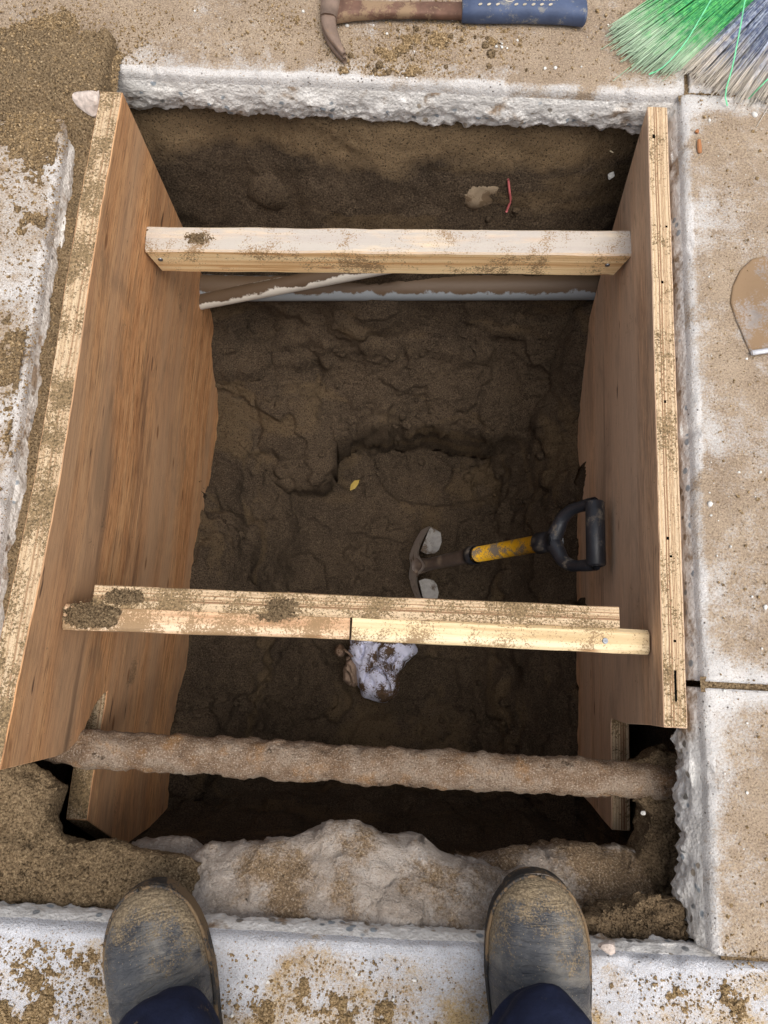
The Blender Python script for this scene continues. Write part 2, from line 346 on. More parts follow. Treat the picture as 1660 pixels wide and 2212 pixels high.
def in_poly(x, y, poly):
    poly = np.asarray(poly); r = np.zeros(len(x), bool); j = len(poly) - 1
    for i in range(len(poly)):
        xi, yi, xj, yj = *poly[i], *poly[j]
        c = ((yi > y) != (yj > y)) & (x < (xj - xi) * (y - yi) / (yj - yi + 1e-12) + xi); r ^= c; j = i
    return r
def sd_poly(x, y, poly):
    poly = np.asarray(poly); d = np.full(len(x), 9.0)
    for i in range(len(poly)):
        a, b = poly[i - 1], poly[i]; ab = b - a
        t = np.clip(((x - a[0]) * ab[0] + (y - a[1]) * ab[1]) / (ab @ ab + 1e-12), 0, 1)
        d = np.minimum(d, np.hypot(x - a[0] - t * ab[0], y - a[1] - t * ab[1]))
    return np.where(in_poly(x, y, poly), d, -d)
# ================================================================== THE SETTING
# ---- soil of the pit: one heightfield on an uneven grid (dense where the banks are steep), then crumbled along its normals
def lines(segs):
    out = []
    for a, b, st in segs:
        n = max(2, int(round((b - a) / st))); out.append(np.linspace(a, b, n, endpoint=False))
    return np.concatenate(out + [[segs[-1][1]]])
XL = lines([(-0.75, -0.56, 0.02), (-0.56, -0.43, 0.0026), (-0.43, 0.38, 0.0036), (0.38, 0.50, 0.0026), (0.50, 0.66, 0.02)])
YL = lines([(-0.55, -0.42, 0.02), (-0.42, -0.26, 0.0018), (-0.26, 0.22, 0.0037), (0.22, 0.50, 0.0022), (0.50, 0.60, 0.0028), (0.60, 0.92, 0.0026), (0.92, 1.1, 0.02)])
GX, GY = np.meshgrid(XL, YL, indexing='ij'); gx, gy = GX.ravel(), GY.ravel(); g2 = np.stack([gx, gy, 0 * gx], 1)
wob = fbm(g2, 5, 3); wob2 = fbm(g2, 5, 3, off=31.0)
yy = gy + 0.022 * wob + 0.012 * np.sin(gx * 9 + 1)
zf = np.interp(yy, [0.20, 0.40, 0.50, 0.58, 0.66, 0.72, 0.752, 0.80, 0.875, 0.892, 0.91], [-0.80, -0.755, -0.72, -0.685, -0.62, -0.545, -0.46, -0.335, -0.145, -0.105, -0.088])
def ledge(pts, zz, lo=None):
    q = np.array([P(*k, zz) for k in pts]); q = q[np.argsort(q[:, 0])]; return np.interp(gx, q[:, 0], q[:, 1]) + 0.007 * fbm(g2, 13, 3, off=lo or 0.0)
yl1 = ledge([(380, 1080), (480, 1030), (555, 995), (575, 1030), (640, 1050), (700, 1045), (716, 1030), (722, 955), (770, 935), (830, 930), (900, 925), (960, 928), (1020, 945), (1080, 948), (1130, 960), (1175, 978), (1230, 950), (1330, 940)], -0.75)
zf = np.where(gy < yl1 - 0.02, -0.88, zf - (zf + 0.88) * sstep(0.005, -0.020, gy - yl1))
yl2 = ledge([(400, 800), (560, 800), (590, 782), (690, 778), (705, 797), (760, 780), (830, 765), (900, 778), (1000, 790), (1100, 760), (1300, 760)], -0.62, 5.0)
zf = zf + 0.026 * sstep(-0.010, 0.006, gy - yl2) * sstep(0.74, 0.66, gy) - 0.004
yn = gy + 0.014 * wob2
zn = np.interp(yn, [-0.40, -0.37, -0.345, -0.325, -0.29, -0.24], [-0.10, -0.14, -0.45, -0.66, -0.80, -0.86])
zl_in = np.interp(gy, [-0.3, 0.0, 0.2, 0.45, 0.6, 0.75], [-0.60, -0.64, -0.60, -0.70, -0.775, -0.76])     # soil level against the left panel
fl = sstep(-0.18, -0.44, gx + 0.03 * wob); zleft = -0.86 + fl * (zl_in + 0.86)
zr_in = np.interp(gy, [-0.3, 0.0, 0.3, 0.55, 0.75], [-0.60, -0.58, -0.58, -0.56, -0.42])
fr = sstep(0.22, 0.42, gx + 0.03 * wob2); zright = -0.86 + fr * (zr_in + 0.86)
z = np.maximum(np.maximum(zf, zn), np.maximum(zleft, zright))
xl = -0.468 - 0.075 * sstep(-0.10, -0.17, gy)                         # outer left bank, cut back round the pipe
z = np.maximum(z, np.interp(gx - xl + 0.012 * wob2, [-0.02, -0.006, 0.012, 0.05], [-0.075, -0.13, -0.62, -1.2]))
xr = 0.425 + 0.05 * sstep(-0.04, -0.10, gy) * sstep(-0.24, -0.14, gy)
z = np.maximum(z, np.interp(gx - xr + 0.010 * wob, [-0.06, -0.012, 0.006, 0.02], [-1.2, -0.62, -0.14, -0.085]))
# shovel cuts, a raised block and hollows in the floor
def blob(px, r, zz=-0.85):
    c = P(px[0], px[1], zz); return np.exp(-(((gx - c[0]) ** 2 + (gy - c[1]) ** 2) / r ** 2) ** 2)
z += 0.020 * blob((645, 950), 0.075) - 0.020 * blob((960, 1010), 0.15) - 0.02 * blob((650, 1240), 0.09) - 0.018 * blob((860, 1480), 0.13)
z += 0.03 * blob((1130, 880), 0.07) - 0.03 * blob((600, 805), 0.05) - 0.02 * blob((1000, 770), 0.07) + 0.025 * blob((470, 1530), 0.07, -0.8) + 0.02 * blob((1200, 1100), 0.06)
wf_ = np.stack([gx, gy, 0 * gx], 1); wx_, wy_ = gx + 0.006 * fbm(wf_, 25, 3), gy + 0.006 * fbm(wf_, 25, 3, off=40.0)
for poly, zz_, hh in (([(588, 783), (688, 778), (700, 800), (690, 870), (600, 880)], -0.68, -0.016), ([(575, 880), (650, 870), (715, 905), (712, 1035), (640, 1045), (575, 1010)], -0.76, 0.014), ([(548, 990), (612, 1000), (600, 1130), (550, 1150), (530, 1080)], -0.82, -0.018),
                      ([(795, 965), (850, 945), (960, 950), (1085, 985), (1100, 1050), (1000, 1090), (860, 1080), (800, 1030)], -0.86, -0.016), ([(960, 985), (1010, 975), (1030, 995), (985, 1010)], -0.86, 0.02), ([(610, 1200), (660, 1185), (705, 1210), (710, 1270), (620, 1280)], -0.84, -0.012),
                      ([(1100, 850), (1180, 860), (1240, 900), (1200, 950), (1120, 930)], -0.72, 0.020), ([(415, 1150), (530, 1120), (560, 1260), (550, 1500), (420, 1520)], -0.76, 0.014), ([(1000, 1420), (1130, 1400), (1180, 1500), (1060, 1560)], -0.85, -0.010),
                      ([(600, 1420), (700, 1400), (720, 1520), (640, 1560), (590, 1500)], -0.85, 0.010), ([(400, 1560), (520, 1530), (560, 1640), (470, 1680)], -0.8, 0.014), ([(980, 690), (1180, 680), (1230, 760), (1100, 790), (990, 760)], -0.58, -0.012), ([(700, 660), (850, 650), (860, 720), (720, 740)], -0.55, 0.010)):
    q_ = np.array([P(*k_, zz_)[:2] for k_ in poly]); z = z + 0.75 * hh * sstep(-0.006, 0.006, sd_poly(wx_, wy_, q_))
Z = z.reshape(GX.shape); V = np.stack([GX, GY, Z], -1)
du = np.gradient(V, axis=0); dv = np.gradient(V, axis=1); nn = np.cross(du, dv); nn /= np.linalg.norm(nn, axis=2)[:, :, None]
Vf, nf = V.reshape(-1, 3), nn.reshape(-1, 3)
disp = 0.014 * fbm(Vf, 6, 3) + 0.005 * fbm(Vf, 22, 3)
cl, cl2 = worley(Vf + 0.01 * np.stack([fbm(Vf, 30, 2), fbm(Vf, 30, 2, off=9), 0 * gx], 1), 24)
rough = sstep(0.0, 0.45, fbm(Vf, 6, 3, off=50.0))
disp += rough * 0.018 * (0.5 - cl)                                    # clods
crk = np.abs(fbm(Vf, 13, 4, off=77.0)); disp -= 0.002 * (1 - sstep(0.0, 0.03, crk)) * sstep(-0.1, 0.2, fbm(Vf, 5, 2, off=12.0))
deep = sstep(-0.40, -0.52, Vf[:, 2]); disp *= 0.45 + 0.55 * deep; led = fbm(Vf, 7, 4, off=21.0); disp += (0.004 + 0.009 * deep) * sstep(-0.06, 0.12, led)   # broken scabs
cl3, _ = worley(Vf, 80); disp += (0.4 + rough) * 0.0042 * (0.5 - cl3) + 0.0022 * fbm(Vf, 120, 2)
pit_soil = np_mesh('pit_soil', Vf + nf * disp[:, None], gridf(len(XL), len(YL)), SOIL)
tag(pit_soil, 'dark brown moist soil walls and floor of the dug pit', 'soil', kind='structure')
gs = Vf + nf * disp[:, None]
def soil_z(x, y):
    i = np.clip(np.searchsorted(XL, x), 0, len(XL) - 1); j = np.clip(np.searchsorted(YL, y), 0, len(YL) - 1)
    return gs.reshape(len(XL), len(YL), 3)[i, j, 2]
# wide base of ground under everything, to the horizon
bm = bmesh.new(); 
ring = [(-0.72, -0.52), (0.63, -0.52), (0.63, 1.08), (-0.72, 1.08)]; outr = [(-60, -60), (60, -60), (60, 60), (-60, 60)]
iv = [bm.verts.new((x, y, -0.10)) for x, y in ring]; ov = [bm.verts.new((x, y, -0.10)) for x, y in outr]
for k in range(4): bm.faces.new((ov[k], ov[(k + 1) % 4], iv[(k + 1) % 4], iv[k]))
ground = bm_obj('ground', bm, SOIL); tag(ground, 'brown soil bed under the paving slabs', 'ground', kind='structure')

# ---- paving slabs round the pit
pavement = empty('pavement'); tag(pavement, 'dusty pale concrete paving slabs around the open pit', 'pavement', kind='structure')
def slab(o, e, n, L, D, mat, seed, thick=0.08, face_rough=1.0, undercut=0.0, hroll=0.010, chip=1.0, mats2=None):
    """o: corner on the pit edge; e: direction along the edge; n: direction away from the pit"""
    o, e, n = map(lambda q: np.array(q, float), (o, e, n))
    d = np.concatenate([np.linspace(D, 0.16, max(3, int((D - 0.16) / 0.02))), np.linspace(0.155, 0.010, 38)])
    prof = [(D, -thick)] + [(q, 0) for q in d]
    for a in np.linspace(0, 1, 6)[1:]: prof.append((0.010 * (1 - a), -hroll * 0.6 * a ** 2.2))
    nf_ = 22
    for a in np.linspace(0, 1, nf_)[1:]: prof.append((undercut * a - 0.008 * math.sin(a * 3.1), -hroll - (thick - hroll) * a))
    prof += [(0.05, -thick - 0.006), (0.15, -thick - 0.004)]
    prof = np.array(prof); m = len(prof); nt = int(L / 0.0042); t = np.linspace(0, L, nt)
    A, B = np.meshgrid(np.arange(m), np.arange(nt), indexing='ij')
    dd, zz, tt = prof[A.ravel(), 0], prof[A.ravel(), 1], t[B.ravel()]
    W = o + np.outer(tt, e) + np.outer(dd, n); W[:, 2] += zz
    q = W + seed
    facew = (0.12 * sstep(-0.004, -0.012, zz) + 0.88 * sstep(-0.030, -0.055, zz)) * (dd < 0.2); 
    rr = 0.009 * fbm(q, 18, 4) + 0.0055 * fbm(q, 70, 4, 0.65); c1, _ = worley(q, 150); rr += 0.0028 * (0.5 - c1) + 0.004 * facet(q, 55) + 0.0015 * fbm(q, 190, 2)
    W += np.outer(face_rough * facew * rr, n)
    low = sstep(-0.045, -thick, zz) * (dd < 0.2); W[:, 2] += low * (0.014 * fbm(q * (1, 1, 0.1), 14, 4) + 0.007 * fbm(q * (1, 1, .1), 70, 2)) * face_rough
    eg = (dd < 0.03) * (zz > -0.03) * chip; chips = sstep(0.28, 0.62, fbm(q * (1, 1, 0), 16, 4, off=4.0))
    W[:, 2] -= eg * chips * 0.006 * sstep(0.03, 0.0, dd); W += np.outer(eg * (0.0022 * fbm(q * (1, 1, 0), 12, 4) + chips * 0.003 * sstep(0.03, 0, dd)), n)
    top = (zz > -0.002) * (dd < D - 0.001); W[:, 2] += top * (0.0022 * fbm(q, 5, 3) + 0.0009 * fbm(q, 50, 3))
    f = gridf(m, nt)
    fm = np.repeat((np.arange(m - 1) >= 1 + len(d) + 6).astype(int), nt - 1)
    if np.dot(np.cross(e, n), (0, 0, 1)) > 0: f = f[:, ::-1]
    s = np_mesh('slab', W, f, None, pavement, True, mats=[mat, CONC if mats2 is None else mats2], mi=fm)
    # end caps
    me = s.data; bm = bmesh.new(); bm.from_mesh(me); bm.verts.ensure_lookup_table()
    for col in (0, nt - 1):
        try: bm.faces.new([bm.verts[k * nt + col] for k in range(m)])
        except ValueError: pass
    bm.to_mesh(me); bm.free(); return s
J = -0.0165
M_far = slab_mat('slab_far', 1, 1, 0.875, joints=((0, 0.428),), bias=-0.01, edge_w=0.045)
M_right = slab_mat('slab_right', 0, 1, 0.419, joints=((1, J), (1, 0.876)), bias=0.02, edge_w=0.055)
M_left = slab_mat('slab_left', 0, -1, -0.530, bias=0.06, edge_w=0.10)
M_near = slab_mat('slab_near', 1, -1, -0.345, white=S(208, 210, 216), dust=(S(150, 124, 88), S(182, 156, 112)), bias=0.12, edge_w=0.12)
sl = [slab((-0.9, 0.875, 0), (1, 0, 0), (0, 1, 0), 1.323, 0.75, M_far, 1.0, undercut=0.004, thick=0.085, face_rough=0.7),
      slab((0.431, 0.8815, 0.001), (1, 0, 0), (0, 1, 0), 0.7, 0.75, M_right, 2.0, face_rough=0.3),
      slab((0.419, J + 0.004, 0), (0, 1, 0), (1, 0, 0), 0.872 - J, 0.62, M_right, 3.0, thick=0.07, face_rough=0.8),
      slab((0.419, -0.337, 0), (0, 1, 0), (1, 0, 0), 0.316, 0.62, M_right, 4.3, thick=0.085, face_rough=1.0, undercut=-0.006),
      slab((-0.530, -0.7, 0), (0, 1, 0), (-1, 0, 0), 1.565, 0.5, M_left, 5.0, thick=0.07, face_rough=0.5),
      slab((-0.509, -0.345, 0.001), (1, 0, 0), (0, -1, 0), 1.6, 0.8, M_near, 6.0, thick=0.06, face_rough=0.7)]
sl[0]['label'] = 'far concrete slab with a broken white edge above the pit'

def joint(x0, x1, y0, y1):
    nx, ny = max(4, int((x1 - x0) / .004)), max(4, int((y1 - y0) / .004)); X, Y = np.meshgrid(np.linspace(x0, x1, nx), np.linspace(y0, y1, ny), indexing='ij'); p = np.stack([X.ravel(), Y.ravel(), 0 * X.ravel()], 1)
    c1, _ = worley(p, 150); p[:, 2] = -0.0055 + 0.005 * fbm(p, 30, 3) + 0.003 * (.5 - c1); return np_mesh('joint_sand', p, gridf(nx, ny), SAND, pavement)
joint(0.415, 1.04, J - 0.010, J + 0.010); joint(0.418, 1.13, 0.862, 0.892); joint(0.416, 0.438, 0.868, 1.62); joint(0.43, 1.04, -0.352, -0.334)
# ---- loose sand: on the left slab and joint, on the bank behind the left panel, and the mound by the left boot
def sand_field(name, x0, x1, y0, y1, st, zfun, mat=SAND, clump=1.0, zcut=-1.0, zmin=-0.02):
    X, Y = np.meshgrid(np.arange(x0, x1, st), np.arange(y0, y1, st), indexing='ij'); x, y = X.ravel(), Y.ravel()
    p = np.stack([x, y, 0 * x], 1); zz = zfun(x, y, p)
    z0 = zz.copy(); c1, _ = worley(p, 130); c2, _ = worley(p, 45); r = sstep(-0.1, 0.4, fbm(p, 12, 3, off=3.0))
    zz = zz + clump * (0.0022 * (0.6 - c1) + r * 0.006 * (0.55 - c2) + 0.0016 * fbm(p, 160, 2))
    fq = gridf(*X.shape); fq = fq[(np.max(z0[fq], axis=1) > zcut) & (np.min(z0[fq], axis=1) > zmin)]; used, inv = np.unique(fq, return_inverse=True); pv = np.stack([x, y, zz], 1)
    o = np_mesh(name, pv[used], inv.reshape(fq.shape), mat); return o, X.shape, pv
blobs = [((105, 85), .075, 1), ((180, 160), .055, 1), ((60, 290), .10, .9), ((225, 160), .05, 1), ((30, 190), .07, 1), ((170, 210), .06, 1), ((150, 60), .04, .6), ((95, 620), .03, .6), ((40, 480), .05, .55),
         ((20, 790), .085, .85), ((70, 760), .035, .5), ((25, 950), .05, .6), ((130, 470), .02, .5), ((5, 1130), .03, .5), ((300, 60), .03, .45), ((235, 240), .04, 1)]
bw = [(P(*b[0]), b[1], b[2]) for b in blobs]
def z_leftslab(x, y, p):
    m = np.full(len(x), -0.35)
    for c, r, s in bw: m = np.maximum(m, s * 1.25 * np.exp(-((x - c[0]) ** 2 + (y - c[1]) ** 2) / r ** 2) - 0.35)
    t = m + 0.5 * fbm(p, 22, 4) + 0.25 * fbm(p, 110, 2); return np.where((y < 0.80 + 0.05 * fbm(p, 30, 3)) & (x > -0.535), -0.05, -0.0035 + 0.011 * sstep(0.12, 0.9, t))
def z_bank(x, y, p):
    n = fbm(p, 16, 4)
    zz = -0.028 + 0.012 * n + 0.055 * sstep(0.74, 0.83, y)            # strip between slab and panel
    q = [P(*k, -0.07)[:2] for k in [(-140, 1640), (85, 1655), (95, 1672), (130, 1690), (122, 1730), (115, 1760), (130, 1815), (180, 1818), (265, 1818), (290, 1835), (340, 1845), (420, 1850), (440, 1880), (420, 2100), (-140, 2100)]]
    d = sd_poly(x, y, q) + 0.007 * fbm(p, 30, 2)
    bx = np.stack([0 * x - 0.466, y], 1); strip = np.where(y > -0.150 + 0.01 * n, -0.466 - x, np.minimum(-0.466 - x, d))
    mnd = np.full(len(x), -1.0)
    a = sstep(-0.004, 0.010, np.maximum(np.where(y > -0.145, strip, -1), mnd))
    zm = -0.062 + 0.022 * n + 0.02 * sstep(-0.27, -0.345, y)
    base = np.where(y > -0.15, zz, zm)
    return np.where(a > 0.02, base - 0.030 * (1 - a) ** 2, -0.3)
s1, sh1, pts1 = sand_field('loose_sand', -0.90, -0.455, -0.2, 1.16, 0.0036, z_leftslab, zcut=-0.0034)
tag(s1, 'brown loose sand lying in patches on the left paving slab', 'sand', kind='stuff')
s2, sh2, pts2 = sand_field('sand_bank', -0.66, -0.18, -0.375, 0.92, 0.0033, z_bank, clump=1.3, zcut=-0.2, zmin=-0.2)
tag(s2, 'loose brown sand bank behind the left panel and beside the left boot', 'sand', kind='stuff')
# sand on the near and far slabs
bn = [(P(*b[0]), b[1], b[2]) for b in [((90, 2120), .05, .75), ((40, 2200), .08, .8), ((170, 2070), .035, .8), ((210, 2120), .03, .7), ((60, 2060), .03, .8), ((650, 2140), .035, .75), ((720, 2190), .05, .85), ((590, 2180), .04, .6), ((820, 2200), .035, .75), ((560, 2200), .06, .7), ((1470, 2170), .03, .65), ((1570, 2130), .03, .7), ((1600, 2200), .06, .6), ((1400, 2090), .03, .5)]]
def z_near(x, y, p):
    m = np.full(len(x), -0.4)
    for c, r, s in bn: m = np.maximum(m, s * 1.3 * np.exp(-((x - c[0]) ** 2 + (y - c[1]) ** 2) / r ** 2) - 0.4)
    t = m + 0.5 * fbm(p, 30, 4) + 0.25 * fbm(p, 120, 2); t = np.where(y > -0.362, t - 2, t)
    return -0.0035 + 0.0085 * sstep(0.12, 0.9, t)
s3, sh3, pts3 = sand_field('loose_sand', -0.62, 0.62, -0.52, -0.36, 0.0034, z_near, mat=SAND_O, clump=0.7, zcut=-0.0034)
tag(s3, 'ochre sand smeared over the white near slab around the boots', 'sand', kind='stuff')
bf = [(P(*b[0]), b[1], b[2]) for b in [((850, 110), .05, .62), ((930, 95), .05, .7), ((740, 150), .03, .6), ((820, 165), .03, .6), ((1000, 80), .04, .55), ((1060, 90), .03, .6), ((900, 160), .035, .55), ((620, 40), .04, .5), ((1110, 100), .025, .6)]]
def z_far(x, y, p):
    m = np.full(len(x), -0.4)
    for c, r, s in bf: m = np.maximum(m, s * 1.3 * np.exp(-((x - c[0]) ** 2 + (y - c[1]) ** 2) / r ** 2) - 0.4)
    t = m + 0.55 * fbm(p, 34, 4, off=8.0)
    return -0.0035 + 0.009 * sstep(0.1, 0.8, t)
s4, sh4, pts4 = sand_field('loose_sand', -0.3, 0.25, 0.885, 1.05, 0.0034, z_far, zcut=-0.0034)
tag(s4, 'crumbled sand clods on the far slab below the hammer', 'sand', kind='stuff')
# ---- grains and grit
gp, gz = [], []
for pts, k, zmin in ((pts1, 9000, 0.0015), (pts2, 9000, -0.12), (pts3, 5000, 0.001), (pts4, 3000, 0.0008)):
    ok = pts[pts[:, 2] > zmin]; ok = ok[RNG.integers(0, len(ok), k)]; gp.append(ok + RNG.uniform(-.0015, .0015, (k, 3)) * (1, 1, .3)); gz.append(RNG.gamma(3, 0.00042, k))
for (xa, xb, ya, yb, k) in ((-0.88, 0.42, 0.89, 1.16, 5000), (0.44, 0.66, -0.5, 1.1, 3500), (-0.85, -0.53, -0.35, 0.86, 2500), (-0.5, 0.6, -0.52, -0.36, 2500)):
    gp.append(np.stack([RNG.uniform(xa, xb, k), RNG.uniform(ya, yb, k), np.full(k, 0.0012)], 1)); gz.append(RNG.gamma(2.2, 0.00042, k))
for grp, kk in ((bw, 9000), (bn, 5000), (bf, 3000)):
    w_ = np.array([b_[1] ** 2 for b_ in grp]); id_ = RNG.choice(len(grp), kk, p=w_ / w_.sum()); q_ = np.array([[*grp[i][0][:2], grp[i][1]] for i in id_]); xy = q_[:, :2] + RNG.normal(0, 1, (kk, 2)) * q_[:, 2:] * 0.85
    okk = ~((xy[:, 0] > -0.52) & (xy[:, 0] < 0.43) & (xy[:, 1] > -0.36) & (xy[:, 1] < 0.885)); gp.append(np.column_stack([xy[okk], np.full(okk.sum(), 0.0012)])); gz.append(RNG.gamma(3, 0.0004, okk.sum()))
v, t = grains(np.concatenate(gp), np.concatenate(gz))
tag(np_mesh('sand_grains', v, t, GRAIN, smooth=False), 'scattered coarse sand grains over the paving', 'sand', kind='stuff')
def lumps(name, pos, size, mat, label, cat='clods', seed=0.0):
    bm = bmesh.new(); bmesh.ops.create_icosphere(bm, subdivisions=2 if len(pos) < 400 else 1, radius=1); b = np.array([vv.co[:] for vv in bm.verts]); fc = np.array([[vv.index for vv in f_.verts] for f_ in bm.faces]); bm.free()
    out = []
    for i, (p_, s_) in enumerate(zip(pos, size)):
        q = b * (1 + 0.35 * fbm(b, 1.3, 3, off=i * 3.7 + seed))[:, None] * RNG.uniform(.75, 1.15, 3); out.append((q * s_ + p_, fc))
    V_, T_ = join(out); return tag(np_mesh(name, V_, T_, mat, smooth=True), label, cat, kind='stuff')
k = 1500; cen = np.column_stack([RNG.uniform(-0.36, 0.34, 60), RNG.uniform(-0.26, 0.80, 60)]); id_ = RNG.integers(0, 60, k); xx = np.clip(cen[id_, 0] + RNG.normal(0, .035, k), -.42, .38); yy_ = np.clip(cen[id_, 1] + RNG.normal(0, .03, k), -.3, .84)
lumps('soil_crumbs', np.stack([xx, yy_, soil_z(xx, yy_) + 0.0005], 1), RNG.gamma(1.8, 0.0021, k), SOIL, 'small dark soil crumbs over the pit floor')
k = 150; cc = [P(*p_) for p_ in ((930, 95), (850, 115), (1000, 85), (740, 150), (880, 150), (190, 160), (120, 90), (60, 240), (170, 220), (1060, 110))]
pp = np.array([cc[RNG.integers(len(cc))] + (*RNG.normal(0, .028, 2), 0.002) for _ in range(k)])
pp = pp[(pp[:, 1] > 0.885) | (pp[:, 0] < -0.53)]
lumps('sand_clods', pp, RNG.gamma(2.2, 0.0011, len(pp)), SAND, 'crumbly brown sand clods on the far paving', seed=4)

# ---- stones built under the near slab
def stone(name, sil, zs, yback, zback, label, hgt=0.16, seed=0.0, mat=ROCK, amp=1.0, under=0.05):
    """a rough stone: its nose follows the silhouette points (survey px), its back runs under the slab"""
    e = np.array([P(px, py, zs) for px, py in sil]); e = lerp_path(e, 150); n = 150
    prof = [(1.25, zback - 0.10), (1.2, zback - 0.01)] + [(a, zback + (zs - zback) * max(0.0, 1 - a) ** 1.25) for a in np.linspace(1.15, 0.08, 46)]
    prof += [(0.03, zs - 0.004), (0.0, zs - 0.012), (0.0, zs - 0.025)] + [(under * 8 * b, zs - 0.03 - hgt * b) for b in np.linspace(0.06, 1, 18)]
    prof = np.array(prof); m = len(prof)
    A, B = np.meshgrid(np.arange(m), np.arange(n), indexing='ij'); a, b = A.ravel(), B.ravel()
    ed = e[b]; W = ed.copy(); W[:, 1] = ed[:, 1] + (yback - ed[:, 1]) * prof[a, 0]; W[:, 2] = prof[a, 1]
    u = b / (n - 1); end = (np.abs(2 * u - 1)) ** 6; W[:, 2] -= 0.05 * end
    q = W + seed
    fac = fbm(q * (1, 1, 1.6), 8, 3); rid = 1 - np.abs(fbm(q * (1, 1.5, 1), 10, 4, off=2.0)); fct = facet(q, 13) + 0.5 * facet(q, 30); W[:, 2] += amp * (0.006 * fac + 0.005 * fct + 0.005 * (rid - 0.8) + 0.002 * fbm(q, 45, 3) + 0.002 * fbm(q, 110, 3)); W[:, 1] += amp * (0.008 * facet(q, 16, 5.0) + 0.008 * fbm(q, 14, 4, off=3.0) + 0.003 * fbm(q, 70, 2))
    o = np_mesh(name, W, gridf(m, n), mat); return tag(o, label, 'stone')
stone('field_stone', [(330, 1960), (350, 1905), (400, 1868), (450, 1840), (520, 1828), (620, 1825), (690, 1800), (760, 1788), (830, 1803), (900, 1815), (960, 1850), (1010, 1860), (1090, 1890), (1150, 1897), (1180, 1930)], -0.088, -0.41, -0.034, 'large pale grey stone protruding between the two boots', seed=1.3)
stone('field_stone', [(250, 1850), (290, 1830), (340, 1822), (390, 1830), (430, 1842), (470, 1870)], -0.14, -0.42, -0.12, 'small grey stone under the sand left of the large stone', seed=4.1)
stone('field_stone', [(1000, 1880), (1060, 1850), (1120, 1838), (1200, 1833), (1280, 1828), (1350, 1835), (1400, 1850), (1440, 1900)], -0.16, -0.42, -0.075, 'muddy brown stone shelf right of the large stone, below right boot', seed=7.7, mat=ROCKM)
# soil clump round the right end of the rusty pipe and along the broken right slab
def clump(name, poly, zt, zb, label, seed, mat=MUD, cat='soil', amp=1.0, dome=0.02, slump=-0.05, rad=1.0, cpx=None, n=160, nr=34, tilt=0.0):
    q = np.array([P(*k, zt)[:2] for k in poly]); c = q.mean(0) if cpx is None else P(*cpx, zt)[:2]; q = lerp_path(np.concatenate([q, q[:1]]), n + 1)[:-1]
    rings = [(a, zt + dome * (1 - a ** 2)) for a in np.linspace(0.02, 0.97, nr)] + [(1.0, zt - 0.006)] + [(1.0 + slump * b, zt - 0.01 - (zt - zb) * b ** 0.8) for b in np.linspace(0.06, 1, 18)]
    V_ = np.concatenate([np.column_stack([c + (q - c) * a, np.full(n, zz)]) for a, zz in rings]); s_ = V_ + seed
    c1, _ = worley(s_, 45); c3, _ = worley(s_, 130); V_[:, 2] += amp * (0.012 * fbm(s_, 16, 4) + 0.008 * (0.5 - c1) + 0.003 * (.5 - c3)) - tilt * (V_[:, 1] - c[1]); d = V_[:, :2] - c
    V_[:, :2] += d * (rad * amp * (0.10 * fbm(s_, 18, 4) + 0.05 * (0.5 - c1)))[:, None]
    aa = np.repeat([q_[0] for q_ in rings], n); ew = sstep(0.80, 1.0, aa); nd = d / (np.linalg.norm(d, axis=1)[:, None] + 1e-6)
    V_[:, :2] += nd * (amp * ew * (0.008 * fbm(s_ * (1, 1, .4), 34, 4, 0.6) + 0.006 * (0.5 - c1) + 0.003 * (0.5 - c3)))[:, None]; V_[:, 2] += amp * 0.004 * fbm(s_, 60, 3)
    tp_ = V_[: nr * n]; kk = int(n * 7); gpos = tp_[RNG.integers(n, len(tp_), kk)] + RNG.normal(0, .002, (kk, 3)) * (1, 1, .2); gv, gt = grains(gpos, RNG.gamma(2, .0007, kk))
    VV, TT = join([(V_, tri(gridf(len(rings), n, True))), (gv, gt)]); return tag(np_mesh(name, VV, TT, mat), label, cat, kind='stuff')
clump('soil_clump', [(1385, 1640), (1440, 1625), (1500, 1640), (1520, 1750), (1520, 1950), (1480, 1990), (1430, 1970), (1395, 1900), (1385, 1850), (1405, 1790), (1400, 1745), (1360, 1715), (1365, 1660)], -0.15, -0.20, 'brown soil bank clinging below the broken right slab', 2.2)
clump('sand_mound', [(-160, 1660), (-20, 1640), (60, 1648), (88, 1660), (100, 1676), (126, 1692), (120, 1725), (112, 1760), (122, 1800), (150, 1818), (200, 1820), (262, 1820), (285, 1836), (330, 1846), (400, 1852), (425, 1870), (430, 1930), (420, 2010), (200, 2030), (-160, 2030)], -0.072, -0.098, 'brown sand mound slumping beside the left boot', 9.1, mat=SAND, cat='sand', dome=0.022, slump=-0.12, rad=0.35, cpx=(60, 1905), n=420, nr=70)
clump('soil_clump', [(1250, 1975), (1330, 1955), (1420, 1950), (1500, 1960), (1520, 2010), (1450, 2040), (1300, 2040), (1250, 2020)], -0.062, -0.085, 'gritty soil in the corner beside the right boot', 5.2, dome=0.004, slump=-0.1, rad=1.6, amp=1.3)

